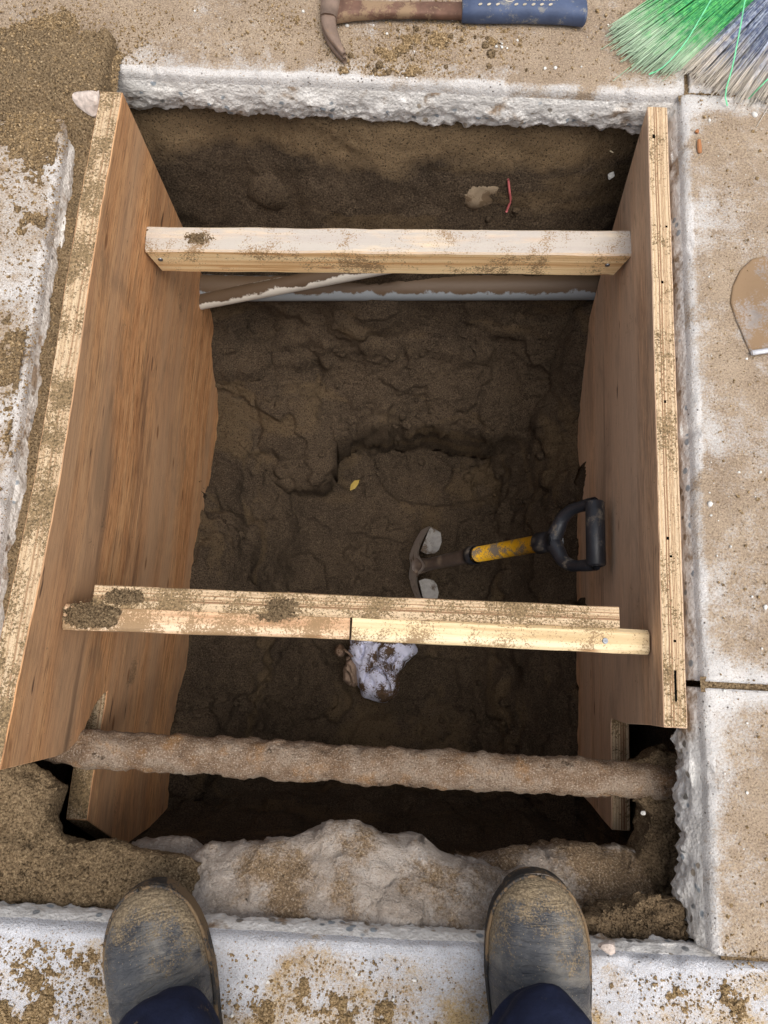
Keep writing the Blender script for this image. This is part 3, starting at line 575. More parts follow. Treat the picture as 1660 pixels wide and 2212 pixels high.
# ================================================================== SHORING
def warp_cut(bm, axis, vals):
    for v_ in vals:
        no = [0, 0, 0]; no[axis] = 1; co = [0, 0, 0]; co[axis] = v_
        bmesh.ops.bisect_plane(bm, geom=bm.verts[:] + bm.edges[:] + bm.faces[:], dist=1e-5, plane_co=co, plane_no=no)
def panel(name, outline, x_in, th, side, facem, edgem, label, lean=0.0, warp=None):
    bm = bmesh.new(); vs = [bm.verts.new((0, y, z_)) for y, z_ in outline]; f = bm.faces.new(vs)
    r = bmesh.ops.extrude_face_region(bm, geom=[f]); 
    for v_ in r['geom']:
        if isinstance(v_, bmesh.types.BMVert): v_.co.x += side * th
    bmesh.ops.recalc_face_normals(bm, faces=bm.faces[:])
    warp_cut(bm, 1, np.arange(-0.3, 0.86, 0.03)); warp_cut(bm, 2, np.arange(-0.8, 0.08, 0.06))
    for v_ in bm.verts:
        y, z_ = v_.co.y, v_.co.z
        v_.co.x += x_in + lean * (-z_) + (warp(y, z_) if warp else 0)
    bm.normal_update()
    for f in bm.faces: f.material_index = 0 if abs(f.normal.x) > 0.8 else 1
    es = [e for e in bm.edges if len(e.link_faces) == 2 and e.calc_face_angle() > 0.7]
    bmesh.ops.bevel(bm, geom=es, offset=0.0012, segments=1, affect='EDGES')
    o = bm_obj(name, bm, None, mats=[facem, edgem]); return o
def jag(a, b, n, amp):
    out = []
    for i in range(n):
        t = i / n; out.append((a[0] + (b[0] - a[0]) * t + random.uniform(-amp, amp) * (i > 0), a[1] + (b[1] - a[1]) * t + random.uniform(-amp, amp) * (i > 0)))
    return out
outL = jag((0.795, 0.046), (0.40, 0.060), 16, 0.0012) + jag((0.40, 0.060), (-0.152, 0.094), 24, 0.0016) + [(-0.152, 0.094), (-0.156, -0.05), (-0.153, -0.088), (-0.146, -0.105)] \
    + jag((-0.140, -0.118), (-0.092, -0.165), 7, 0.0025) + jag((-0.092, -0.165), (-0.080, -0.192), 3, 0.002) + [(-0.078, -0.198)] + jag((-0.10, -0.199), (-0.262, -0.184), 8, 0.0012) + [(-0.266, -0.186), (-0.318, -0.30), (-0.345, -0.36), (-0.345, -0.82), (0.74, -0.82), (0.752, -0.735), (0.772, -0.60), (0.782, -0.50)]
shor = panel('plywood_panel', outL, -0.43, 0.033, -1, PLY_FACE, EDGE_L, '', warp=lambda y, z_: 0.006 * math.sin(3.2 * y + 0.4) * (0.5 + z_) + 0.003 * math.sin(9 * y))
tag(shor, 'brown plywood sheet on the left side with a sandy top edge', 'plywood panel')
outR = jag((0.862, -0.012), (-0.072, -0.012), 40, 0.0008) + [(-0.074, -0.012), (-0.077, -0.08), (-0.086, -0.20), (-0.086, -0.292), (-0.092, -0.297)] + jag((-0.10, -0.298), (-0.262, -0.300), 6, 0.0015) + [(-0.264, -0.301), (-0.262, -0.36), (-0.255, -0.46), (-0.25, -0.70), (0.60, -0.70), (0.66, -0.55), (0.715, -0.46), (0.752, -0.36), (0.80, -0.23)]
shr = panel('plywood_panel', outR, 0.3685, 0.031, 1, PLY_FACE_R, EDGE_R, '', lean=0.07)
tag(shr, 'greyer plywood sheet on the right side with clean layered edge', 'plywood panel')
# slots and nail holes on the right panel's top edge
BLACK = simple('dark_void', (0.006, 0.005, 0.004, 1), 1.0, 0.0)
def cbox(name, c, s, mat, parent=None, rz=0, bev=0.0, seg=1, rot=None):
    bm = bmesh.new(); bmesh.ops.create_cube(bm, size=1)
    for v_ in bm.verts: v_.co = Vector((v_.co.x * s[0], v_.co.y * s[1], v_.co.z * s[2]))
    if bev: bmesh.ops.bevel(bm, geom=bm.edges[:], offset=bev, segments=seg, affect='EDGES')
    M = Matrix.Translation(c) @ (rot if rot is not None else Matrix.Rotation(rz, 4, 'Z')); bm.transform(M)
    return bm_obj(name, bm, mat, parent)
for (px, py, l) in ((1413, 295, .006), (1440, 490, .003), (1431, 610, .004), (1437, 868, .004), (1443, 1163, .004), (1450, 1202, .003), (1458, 1385, .003)):
    c = P(px, py, -0.0122); cbox('nail_hole', c, (0.0032, l, 0.003), BLACK, shr)
c = P(1460, 1482, -0.0122); cbox('saw_slot', c, (0.0026, 0.040, 0.003), BLACK, shr)

STEEL = simple('screw_zinc', S(120, 124, 130), 0.4, 0.5, 0.8)
def beam(name, a, b, w, hgt, mat, parent, endcut=0.0, sag=0.0, nseg=24, seed=0.0, wob=0.0012, bev=0.003):
    """timber with its top centre line from a to b, local x along the length"""
    a, b = np.array(a, float), np.array(b, float); L = np.linalg.norm(b - a); xs = np.linspace(0, L, nseg)
    bv = bev; sec = [(-w / 2 + bv, 0), (w / 2 - bv, 0), (w / 2, -bv), (w / 2, -hgt + bv), (w / 2 - bv, -hgt), (-w / 2 + bv, -hgt), (-w / 2, -hgt + bv), (-w / 2, -bv)]
    V_ = []
    for i, x in enumerate(xs):
        for (y, z_) in sec:
            xx_ = x
            if i == 0: xx_ += endcut * (-z_)
            if i == nseg - 1: xx_ -= endcut * (-z_)
            V_.append((xx_, y, z_ + sag * math.sin(math.pi * x / L)))
    V_ = np.array(V_); q = V_ + seed; V_[:, 1] += wob * fbm(q, 14, 3); V_[:, 2] += wob * fbm(q, 14, 3, off=6.0)
    bm = bmesh.new(); vs = [bm.verts.new(v_) for v_ in V_]
    for f in gridf(nseg, 8, True): bm.faces.new([vs[k] for k in f])
    bm.faces.new(vs[:8]); bm.faces.new(vs[-8:][::-1])
    o = bm_obj(name, bm, mat, parent); d = (b - a) / L; rz = math.atan2(d[1], d[0]); ry = -math.asin(d[2])
    o.location = a; o.rotation_euler = (0, ry, rz); return o
def screw(parent, loc, rot=(0, 0, 0)):
    bm = bmesh.new(); bmesh.ops.create_cone(bm, segments=14, radius1=0.0046, radius2=0.0038, depth=0.002, cap_ends=True)
    for k in (0, 1):
        r = bmesh.ops.create_cube(bm, size=1)
        for v_ in r['verts']: v_.co = Vector((v_.co.x * (0.005 if k else 0.0012), v_.co.y * (0.0012 if k else 0.005), v_.co.z * 0.0008 + 0.0009))
    o = bm_obj('screw', bm, STEEL, parent); o.location = loc; o.rotation_euler = rot; return o
# upper brace
a = (P(319, 520, -0.12) + (0.001, 0, 0)); b = P(1386, 524, -0.12) 
upper = beam('timber_brace', (-0.4285, a[1], -0.112), (0.3765, b[1] - 0.002, -0.118), 0.046, 0.066, PINE_U, None, endcut=0.16, nseg=40, seed=3.0)
tag(upper, 'pale timber brace with whitewashed top wedged across the far end', 'timber brace')
screw(upper, (0.018, -0.0236, -0.026), (R_(90), 0, 0)); screw(upper, (0.775, -0.0236, -0.030), (R_(90), 0, 0))
# composite lower brace: plywood strip on edge plus two battens
low = empty('timber_brace', (0, 0.06, -0.06)); tag(low, 'brace of layered plywood strip and two battens across the middle', 'timber brace')
def off(o, par): o.parent = par; o.location = Vector(o.location) - Vector(par.location); return o
l0, l1 = P(202, 1287, 0.006), P(1339, 1334, -0.048)
off(beam('plywood_strip', l0, l1, 0.030, 0.09, EDGE_B, None, nseg=40, seed=1.0, wob=0.001, bev=0.0012), low)
m0, m1 = P(137, 1332, 0.006), P(756, 1353, -0.030)
b1 = off(beam('batten', m0, m1, 0.034, 0.042, PINE_L, None, nseg=30, seed=2.0, bev=0.004), low); b1['label'] = 'pinkish batten with sand on its left end'
n0, n1 = P(761, 1354, -0.022), P(1404, 1388, -0.056)
b2 = off(beam('batten', n0, n1, 0.034, 0.044, PINE_R, None, nseg=30, seed=5.0, bev=0.005), low); b2['label'] = 'yellow batten screwed to the strip'
screw(b2, (0.352, -0.001, 0.0008))
# sand heaped on the braces
def pile(name, poly, zt, hgt, label, seed):
    q = np.array([P(*k, zt)[:2] for k in poly]); c = q.mean(0); q = lerp_path(np.concatenate([q, q[:1]]), 97)[:-1]; n = 96
    rings = [(a_, zt - 0.002 + hgt * (1 - a_ ** 2)) for a_ in np.linspace(0.02, 1.0, 26)]
    V_ = np.concatenate([np.column_stack([c + (q - c) * a_, np.full(n, zz)]) for a_, zz in rings]); s_ = V_ + seed
    c1, _ = worley(s_, 170); c2, _ = worley(s_, 70); V_[:, 2] += 0.003 * (0.5 - c1) + 0.003 * (.5 - c2); d = V_[:, :2] - c; V_[:, :2] += d * (0.18 * fbm(s_, 50, 4))[:, None]
    gpos = V_[RNG.integers(0, len(V_), 1100)] + RNG.normal(0, .003, (1100, 3)) * (1, .6, .25)
    gv, gt = grains(gpos, RNG.gamma(3, .0004, 1100)); VV, TT = join([(V_, tri(gridf(len(rings), n, True))), (gv, gt)])
    return tag(np_mesh(name, VV, TT, SAND, smooth=False), label, 'sand', kind='stuff')
pile('sand_pile', [(132, 1312), (160, 1304), (230, 1300), (260, 1320), (250, 1352), (200, 1356), (150, 1356), (135, 1340)], 0.004, 0.010, 'sand heaped on the left end of the middle brace', 1.0)
pile('sand_pile', [(545, 1310), (575, 1288), (620, 1285), (652, 1305), (640, 1330), (600, 1340), (560, 1335)], -0.014, 0.006, 'small sand heap midway along the middle brace', 2.0)
pile('sand_pile', [(205, 1275), (240, 1268), (300, 1275), (310, 1300), (260, 1310), (205, 1305)], 0.004, 0.003, 'thin sand layer at the plywood strip end of middle brace', 5.0)
pile('sand_pile', [(283, 490), (300, 478), (318, 492), (330, 505), (322, 540), (305, 555), (292, 540), (285, 515)], -0.125, 0.02, 'sand stuck on the left panel beside the far brace', 3.0)
pile('sand_pile', [(395, 505), (420, 500), (450, 502), (460, 515), (440, 528), (405, 525)], -0.112, 0.002, 'sand smear on the far brace', 4.0)
# ---- rusty pipe
pth = smooth_path([P(60, 1590, -0.135), P(180, 1617, -0.135), P(480, 1634, -0.14), P(830, 1655, -0.145), P(1150, 1672, -0.15), P(1420, 1688, -0.155), P(1560, 1698, -0.16)], 260)
V_, q_, _ = tube(pth, 0.0265, 40, False); c_ = np.repeat(pth, 40, 0); d_ = (V_ - c_) / 0.0265
w1, _ = worley(V_, 34); ru = sstep(-0.46, -0.15, V_[:, 0]); V_ = V_ + d_ * (0.005 * fbm(V_, 22, 4) + (.25 + ru) * 0.009 * np.clip(0.6 - w1, 0, 1) * sstep(-.15, .25, fbm(V_, 9, 2)) + 0.0022 * fbm(V_, 90, 3, .65))[:, None]
rp = np_mesh('rusty_pipe', V_, q_, RUST); tag(rp, 'thick rusted iron pipe crossing the near end of the pit', 'pipe')
# ---- buried plastic pipes in the far soil face
def pvc(name, col, dirt):
    m = Mat(name, 0.55, 0.4); p = m.pos(); n = m.N.new('ShaderNodeNewGeometry'); nz = m.sep(n.outputs['Normal'])[2]
    f = m.math('ADD', m.math('MULTIPLY', nz, 0.55), m.math('MULTIPLY', m.noise(p, 22, 5, 0.65), 0.9))
    c = m.mix(m.rng(f, dirt, dirt + 0.06), col, S(92, 74, 56)); m.bump(m.noise(p, 150, 4, .6), 0.001, 0.6); return m.done(c)
g0, g1 = P(540, 612, -0.44) + (0, -.012, 0), P(1330, 608, -0.40) + (0, -.012, 0)
tag(np_mesh('plastic_pipe', *tube_t(lerp_path([g0 + (-.14, 0.004, -.01), g0, g1, g1 + (.1, 0, .01)], 60), 0.026, 28), PVC_G := pvc('grey_plastic', S(140, 146, 150), 0.74)), 'grey plastic pipe half buried in the far soil wall', 'pipe')
h0, h1 = P(440, 639, -0.45) + (0, -.012, 0), P(760, 576, -0.36) + (0, -.012, 0)
tag(np_mesh('plastic_pipe', *tube_t(lerp_path([h0 + (h0 - h1) * .2, h0, h1, h1 + (h1 - h0) * .3], 60), 0.017, 28), pvc('white_plastic', S(214, 208, 196), 0.74)), 'white plastic pipe slanting out of the far soil wall', 'pipe')

# ================================================================== TOOLS AND LOOSE THINGS
def frame(xa, za, o):
    """matrix whose local x runs along xa and whose z is as near za as possible"""
    x = Vector(xa).normalized(); y = Vector(za).cross(x).normalized(); z_ = x.cross(y)
    return Matrix(((x.x, y.x, z_.x, o[0]), (x.y, y.y, z_.y, o[1]), (x.z, y.z, z_.z, o[2]), (0, 0, 0, 1)))
# ---- shovel standing in the floor, leaning on the right panel
SH_STEEL = simple('shovel_steel', S(194, 186, 178), 0.5, 0.5, 0.1, dust=S(120, 102, 84), da=0.56, ns=60, var=.15)
SH_TREAD = simple('darkened_tread_steel', S(92, 88, 84), 0.45, 0.5, 0.1, dust=S(74, 62, 50), da=0.52, ns=60)  # darker copy of the blade steel, offsetting the full light on the upturned treads
SH_YELL = simple('yellow_paint', S(226, 172, 24), 0.5, 0.4, dust=S(120, 108, 94), da=0.46, ns=30, var=.12)
SH_BLK = simple('black_plastic', S(34, 36, 42), 0.42, 0.5, dust=S(96, 88, 78), da=0.56, ns=50)
SH_SOCK = simple('socket_brown_steel', S(84, 72, 64), 0.45, 0.6, 0.1, dust=S(118, 102, 86), da=.54)
G_ = P(1287, 1152, -0.262); G_[0] = min(G_[0], 0.358); B_ = P(897, 1222, -0.765)
shov = empty('shovel', tuple(B_)); tag(shov, 'D-handled shovel with worn yellow shaft standing in the pit floor', 'shovel')
ax = (G_ - B_); SL = np.linalg.norm(ax); M_ = frame(ax, (0, 1, 0), (0, 0, 0))     # local x up the shaft, z along world Y, y = out of the blade face
if M_.col[1][0] < 0: M_ = M_ @ Matrix.Diagonal((1, -1, 1, 1))
def sput(v): 
    v = np.asarray(v, float); return np.array([tuple(M_ @ Vector(p_)) for p_ in v])
# blade: curved plate, its foot treads folded over
nu, nv = 44, 26; vv = []
for side in (0, 1):
    for i in range(nu):
        w = -0.098 + 0.196 * i / (nu - 1)
        for j in range(nv):
            s_ = j / (nv - 1); xx_ = 0.004 - 0.20 * s_; cur = 0.30 * (w * w) / 0.098 + 0.012 * math.exp(-(w / 0.018) ** 2) * (1 - s_)
            vv.append((xx_ + 0.05 * math.exp(-(w / 0.022) ** 2) * (1 - s_) ** 3, cur + (0.0022 if side else 0), w * (1 - 0.15 * s_ ** 2)))
vv = np.array(vv); vd = Vector(B_ - np.array((0, 0, CAM_H))).normalized(); vd = (vd + Vector((-0.17, 0, 0))).normalized(); MBl = frame(-vd, (0, 1, 0), (0, 0, 0))
if MBl.col[1][0] < 0: MBl = MBl @ Matrix.Diagonal((1, -1, 1, 1))
f1 = gridf(nu, nv); f2 = f1[:, ::-1] + nu * nv
np_mesh('blade', np.array([tuple(MBl @ Vector(p_)) for p_ in vv]), tri(np.concatenate([f1, f2])), SH_STEEL, shov)
for sg in (-1, 1):
    bm = bmesh.new(); out = [(0.036, 0.006), (0.030, 0.020), (0.032, 0.040), (0.042, 0.050), (0.062, 0.056), (0.084, 0.052), (0.094, 0.034), (0.096, 0.026)]
    vs = [bm.verts.new(MBl @ Vector((0.004 + 0.10 * (y - 0.01) - 0.001 * k, y + 0.004, sg * w))) for k, (w, y) in enumerate(out)]
    f = bm.faces.new(vs); r = bmesh.ops.extrude_face_region(bm, geom=[f])
    for e_ in r['geom']:
        if isinstance(e_, bmesh.types.BMVert): e_.co += (M_.to_3x3() @ Vector((0.003, 0, 0)))
    bm_obj('foot_tread', bm, SH_TREAD, shov)
np_mesh('socket', *tube_t(sput([(0.0, 0.010, 0), (0.03, 0.012, 0), (0.06, 0.010, 0), (0.12, 0.006, 0), (0.20, 0.002, 0), (0.25, 0, 0)]), [0.020, 0.016, 0.0145, 0.0155, 0.0165, 0.017], 16), SH_SOCK, shov)
np_mesh('collar', *tube_t(sput([(0.415 * SL - 0.02, 0, 0), (0.415 * SL - 0.019, 0, 0), (0.415 * SL, 0, 0), (0.415 * SL + 0.002, 0, 0)]), [0.0185, 0.0205, 0.0205, 0.0185], 20), SH_BLK, shov)
np_mesh('shaft', *tube_t(sput([(0.40 * SL, 0, 0), (0.58 * SL, 0, 0), (0.77 * SL, 0, 0)]), [0.0165, 0.0165, 0.0165], 20), SH_YELL, shov)
# D grip
parts = [tube_t(sput([(0.752 * SL, 0, 0), (0.754 * SL, 0, 0), (0.80 * SL, 0, 0), (0.835 * SL, 0, 0)]), [0.018, 0.0205, 0.0195, 0.019], 20)]
x0, x1 = 0.835 * SL, SL
for sg in (-1, 1):
    pp = smooth_path([(x0 - 0.012, 0, 0), (x0 + 0.004, 0, sg * 0.020), (x0 + 0.016, 0, sg * 0.040), (x0 + 0.040, 0, sg * 0.052), (x1 - 0.02, 0, sg * 0.054), (x1, 0, sg * 0.053)], 22, 2)
    parts.append(tube_t(sput(pp), np.interp(np.linspace(0, 1, 22), [0, .3, .7, 1], [.017, .013, .010, .012]), 12))
np_mesh('d_grip', *join(parts), SH_BLK, shov)
np_mesh('grip_bar', *tube_t(sput([(x1, 0, -0.0585), (x1, 0, -0.057), (x1, 0, -0.055), (x1, 0, 0.055), (x1, 0, 0.057), (x1, 0, 0.0585)]), [0.010, 0.0145, 0.0165, 0.0165, 0.0145, 0.010], 20), SH_BLK, shov)

# ---- hammer on the far slab
HM_STEEL = simple('hammer_steel', S(132, 112, 98), 0.62, 0.4, 0.35, dust=S(150, 124, 98), da=0.60, ns=45, var=.25)
HM_NECK = simple('hammer_shank_rust', S(110, 82, 68), 0.65, 0.4, 0.3, dust=S(150, 126, 100), da=0.52, ns=45)
HM_GRIP = simple('blue_rubber', S(70, 82, 108), 0.65, 0.35, dust=S(122, 122, 122), da=0.56, ns=30, var=.2, ds=40)
HM_MARK = simple('worn_print', S(180, 170, 152), 0.8, 0.2)
h0, h1 = P(700, 22, 0.014), P(1265, 22, 0.016); h0[2] = h1[2] = 0
ham = empty('hammer', tuple(h0)); tag(ham, 'rusty claw hammer with blue rubber grip lying on the far slab', 'hammer')
hd = h1 - h0; HL = np.linalg.norm(hd); HM = frame(hd, (0, 0, 1), (0, 0, 0))         # local x to the grip end, y away from the viewer, z up
def hp(v): return np.array([tuple(HM @ Vector(p_)) for p_ in np.asarray(v, float)])
def loft(secs, n=20, e=0.6):
    """secs: (x, y, z, half width y, half height z) along x"""
    V_ = []
    for (x, y, z_, a_, b_) in secs:
        for k in range(n):
            t_ = 2 * math.pi * k / n; c_, s_ = math.cos(t_), math.sin(t_)
            V_.append((x, y + a_ * math.copysign(abs(c_) ** e, c_), z_ + b_ * math.copysign(abs(s_) ** e, s_)))
    V_ = np.array(V_); m = len(secs); r = np.arange(n); r2 = (r + 1) % n; t = tri(gridf(m, n, True)); k = len(V_)
    V_ = np.concatenate([V_, V_.reshape(-1, n, 3)[[0, -1]].mean(1)])
    return V_, np.concatenate([t, np.stack([r2, r, np.full(n, k)], 1), np.stack([(m - 1) * n + r, (m - 1) * n + r2, np.full(n, k + 1)], 1)])
v, t = loft([(0.02, 0.0, .014, .020, .010), (0.05, 0.0, .014, .014, .0095), (0.10, .001, .014, .0115, .0085), (0.16, .001, .014, .0125, .0075), (0.225, 0, .014, .0135, .0075)]); np_mesh('shank', hp(v), t, HM_NECK, ham)
v, t = loft([(0.2165, 0, .0165, .013, .010), (0.2175, 0, .0165, .0175, .0145), (0.24, 0, .0165, .0182, .0155), (0.32, .001, .0165, .0178, .0158), (0.38, -.001, .0165, .0185, .0158), (0.405, -.003, .0165, .020, .0158), (HL - 0.004, -.004, .0165, .021, .015), (HL, -.004, .0165, .017, .011)], 28, .7); gr = np_mesh('grip', hp(v), t, HM_GRIP, ham)
# head: neck block, striking poll beyond the frame, claw curving towards the viewer
def sweep(pts, a_, b_, n=18, e=.7):
    pts = np.asarray(pts, float); m = len(pts); tg = np.gradient(pts, axis=0); V_ = []
    for i in range(m):
        x = tg[i] / np.linalg.norm(tg[i]); sx = np.array((-x[1], x[0], 0)); 
        for k in range(n):
            t_ = 2 * math.pi * k / n; c_, s_ = math.cos(t_), math.sin(t_)
            V_.append(pts[i] + sx * a_[i] * math.copysign(abs(c_) ** e, c_) + np.array((0, 0, 1)) * b_[i] * math.copysign(abs(s_) ** e, s_))
    V_ = np.array(V_); r = np.arange(n); r2 = (r + 1) % n; t = tri(gridf(m, n, True)); k = len(V_); V_ = np.concatenate([V_, pts[:1], pts[-1:]])
    return V_, np.concatenate([t, np.stack([r2, r, np.full(n, k)], 1), np.stack([(m - 1) * n + r, (m - 1) * n + r2, np.full(n, k + 1)], 1)])
v, t = sweep([(0.008, 0.088, .016), (0.008, 0.062, .016), (0.009, 0.058, .016), (0.010, 0.040, .016), (0.012, 0.015, .016), (0.010, -0.004, .016), (0.008, -0.02, .016)], [.015, .016, .012, .011, .016, .016, .013], [.015, .0155, .0115, .011, .014, .0135, .0125]); np_mesh('head', hp(v), t, HM_STEEL, ham)
for z_ in (0.0085, 0.0225):
    cp = smooth_path([(0.008, -0.012, .015), (0.008, -0.028, (z_ + .015) / 2), (0.013, -0.048, z_), (0.022, -0.068, z_), (0.034, -0.086, z_ * 0.8)], 16, 2)
    v, t = sweep(cp, np.interp(np.linspace(0, 1, 16), [0, .5, 1], [.0135, .0095, .0035]), np.interp(np.linspace(0, 1, 16), [0, .3, 1], [.010, .0062, .0045])); np_mesh('claw', hp(v), t, HM_STEEL, ham)
# marks on the grip: dimples, round emblem, two lines of lettering read from the other side
def mark(name, vs_, fs_):
    bm = bmesh.new(); V2 = [bm.verts.new(HM @ Vector(q)) for q in vs_]
    for f in fs_: bm.faces.new([V2[k] for k in f])
    return bm_obj(name, bm, HM_MARK, gr)
ZT = 0.0326
def dimple(x, y, a_, b_, r_):
    pts = []
    for k in range(14):
        t_ = 2 * math.pi * k / 14; u_, w_ = a_ * math.cos(t_), b_ * math.sin(t_); pts.append((x + u_ * math.cos(r_) - w_ * math.sin(r_), y + u_ * math.sin(r_) + w_ * math.cos(r_), ZT - 0.35 * max(0, abs(y) - .006) ** 1.2 * 1.5))
    return mark('grip_dimple', pts, [list(range(14))])
def hx(px): return (P(px, 25, 0.03)[0] - h0[0]) / (hd[0] / HL)
for px in (1037, 1056, 1075, 1115, 1133, 1152, 1170, 1189): dimple(hx(px), -0.0065, .0034, .0020, .5)
for px in (1033, 1053, 1072): dimple(hx(px), 0.0045, .0034, .0012, .08)
cx_, cy_ = hx(1101), 0.0065; ring_o = []; ring_i = []
for k in range(28):
    t_ = 2 * math.pi * k / 28; ring_o.append((cx_ + .0092 * math.cos(t_), cy_ + .0088 * math.sin(t_), ZT)); ring_i.append((cx_ + .0078 * math.cos(t_), cy_ + .0074 * math.sin(t_), ZT))
mark('grip_emblem', ring_o + ring_i, [(k, (k + 1) % 28, 28 + (k + 1) % 28, 28 + k) for k in range(28)])
mark('grip_emblem', [(cx_ + .0048 * math.cos(t_), cy_ - .001 + .0042 * math.sin(t_), ZT) for t_ in np.linspace(math.pi, 2 * math.pi, 12)], [list(range(12))])
mark('grip_emblem', [(cx_ + .0050 * math.cos(t_), cy_ + .0008 + (.0030 * math.sin(t_) if math.sin(t_) > 0 else 0), ZT) for t_ in np.linspace(0, math.pi, 12)], [list(range(12))])
def text(body, x, y, size):
    cu = bpy.data.curves.new('grip_lettering', 'FONT'); cu.body = body; cu.size = size; cu.align_x = 'CENTER'; cu.align_y = 'CENTER'; cu.offset = 0.00008
    to = bpy.data.objects.new('tmp', cu); C.objects.link(to); dg = bpy.context.evaluated_depsgraph_get(); me = bpy.data.meshes.new_from_object(to.evaluated_get(dg)); bpy.data.objects.remove(to)
    me.transform(HM @ Matrix.Translation((x, y, ZT + 0.0001)) @ Matrix.Rotation(math.pi, 4, 'Z')); me.materials.clear(); me.materials.append(HM_MARK); me.name = 'grip_lettering'
    o = bpy.data.objects.new('grip_lettering', me); C.objects.link(o); o.parent = gr; return o
text('USING-WEAR', hx(1170), 0.0035, 0.0082); text('SAFETY GOGGLES', hx(1176), 0.0112, 0.0082)

# ---- broom, bristles fanned over the far right corner
def bristle_mat(name, c0, c1, tip):
    m = Mat(name, 0.5, 0.4); o = m.obj(); a = m.N.new('ShaderNodeAttribute'); a.attribute_name = 'along'
    n = m.noise(m.mp(o, (160, 160, 160)), 1, 2); c = m.ramp(n, [(0.35, c0), (0.65, c1)])
    f = m.rng(m.math('ADD', a.outputs['Fac'], m.math('MULTIPLY', m.noise(o, 60, 2), 0.25)), 0.93, 1.08); c = m.mix(f, c, tip); return m.done(c)
broom = empty('broom'); tag(broom, 'green and grey bristled broom head lying over the far right corner', 'broom')
hub = P(1985, -330, 0.03)
def bristles(name, tips, n, mat, seed):
    rg = np.random.default_rng(seed); tp = lerp_path([P(*q, 0.004) for q in tips], 200); V_, T_, A_ = [], [], []
    for i in range(n):
        tu = rg.integers(0, 46); u = np.clip((tu + 0.5) / 46 + rg.normal(0, .0062), 0, 1); lay = ((tu * 7) % 5) / 5 + rg.uniform(-.12, .12); e = tp[min(199, int(u * 199))] + rg.normal(0, .0015, 3) * (1, 1, 0)
        r0 = hub + (e - hub) * 0.22; e = e + (e - hub) * rg.normal(-0.012, 0.028); r0 = r0 + (0, 0, 0.006 + 0.03 * max(0, lay))
        e[2] = 0.002 + 0.016 * lay * rg.uniform(.5, 1); mid = (r0 + e) / 2 + (*rg.normal(0, .0012, 2), 0.012 * lay)
        k = 7; s_ = np.linspace(0, 1, k)[:, None]; pts = (1 - s_) ** 2 * r0 + 2 * s_ * (1 - s_) * mid + s_ ** 2 * e
        pts[-2:] += rg.normal(0, .0010, (2, 3)) * (1, 1, .4); pts[:, 2] = np.maximum(pts[:, 2], 0.0015)
        v, q, _ = tube(pts, [0.0011] * (k - 1) + [0.0006], 3, False); T_.append(tri(q) + 3 * k * i); V_.append(v); A_.append(np.repeat(s_[:, 0], 3))
    o = np_mesh(name, np.concatenate(V_), np.concatenate(T_), mat, broom); at = o.data.attributes.new('along', 'FLOAT', 'POINT'); at.data.foreach_set('value', np.concatenate(A_).astype(np.float32)); o['kind'] = 'stuff'; return o
bg_ = bristles('bristles', [(1347, 42), (1338, 62), (1350, 90), (1362, 105), (1385, 125), (1410, 140), (1440, 145), (1478, 138)], 1300, bristle_mat('green_bristle', S(44, 140, 88), S(106, 200, 116), S(180, 202, 174)), 3); bg_['label'] = 'green bristles'
bg2 = bristles('bristles', [(1482, 142), (1520, 165), (1560, 185), (1600, 200), (1640, 212), (1690, 222), (1760, 235), (1830, 235)], 1500, bristle_mat('grey_bristle', S(80, 92, 126), S(170, 178, 192), S(200, 190, 176)), 5); bg2['label'] = 'grey bristles'
GREENP = simple('green_strand', S(120, 214, 160), .5, .4)
for pl in ([(1620, -60), (1600, 60), (1580, 160), (1563, 205), (1572, 228)], [(1560, -40), (1480, 95), (1430, 150), (1403, 160)], [(1700, 130), (1640, 190), (1618, 213)]):
    z_s = np.linspace(0.05, 0.004, len(pl)); np_mesh('stray_bristle', *tube_t(smooth_path([P(q[0], q[1], zz) for q, zz in zip(pl, z_s)], 16, 1), 0.0011, 5), GREENP, broom)
hb = (hub + P(1500, 150, 0.0)) / 2; dv = Vector(P(1560, 160, 0) - hub).normalized(); ang = math.atan2(dv.y, dv.x)
bc = np_mesh('bristle_cap', *loft([(0, 0, 0, .035, .014), (0.03, 0, 0, .06, .016), (0.07, 0, 0, .085, .018), (0.075, 0, 0, .085, .018)], 24), SH_BLK, broom)
bc.location = hub + (0, 0, 0.012); bc.rotation_euler = (0, 0, ang)
bh = np_mesh('handle', *tube_t([(-1.15, 0, 0.02), (0.02, 0, 0)], 0.012, 14), SH_YELL, broom); bh.location = hub + (0, 0, 0.012); bh.rotation_euler = (0, 0, ang)

# ---- flat steel blade lying at the right
DUSTST = simple('dusty_steel', S(150, 140, 132), 0.75, 0.3, 0.15, dust=S(140, 116, 90), da=0.42, ns=30, ds=14)
BRIGHT = simple('bright_edge_steel', S(200, 200, 204), 0.45, 0.5, 0.4)
ol = [(1660, 552), (1625, 560), (1598, 585), (1582, 620), (1577, 655), (1588, 690), (1603, 725), (1618, 758), (1624, 768), (1660, 763), (1730, 752), (1800, 742), (1815, 690), (1815, 640), (1790, 585), (1740, 556)]
c0 = P(1700, 660, 0.0); q0 = lerp_path([P(*q, 0.0) - c0 for q in ol + ol[:1]], 161)[:-1]; n = 160
rings = [(1.0, 0.0005), (1.0, 0.002), (0.985, 0.004)] + [(a_, 0.0042 + 0.004 * (1 - a_) + 0.003 * math.sin(6 * a_)) for a_ in np.linspace(0.95, 0.02, 26)]
V_ = np.concatenate([q0 * a_ + (0, 0, zz) for a_, zz in rings]); V_[:, 2] += 0.0015 * fbm(V_, 25, 3)
blade = empty('steel_spade', (c0[0], c0[1], 0)); tag(blade, 'dusty flat steel spade lying at the right edge on the slab', 'spade')
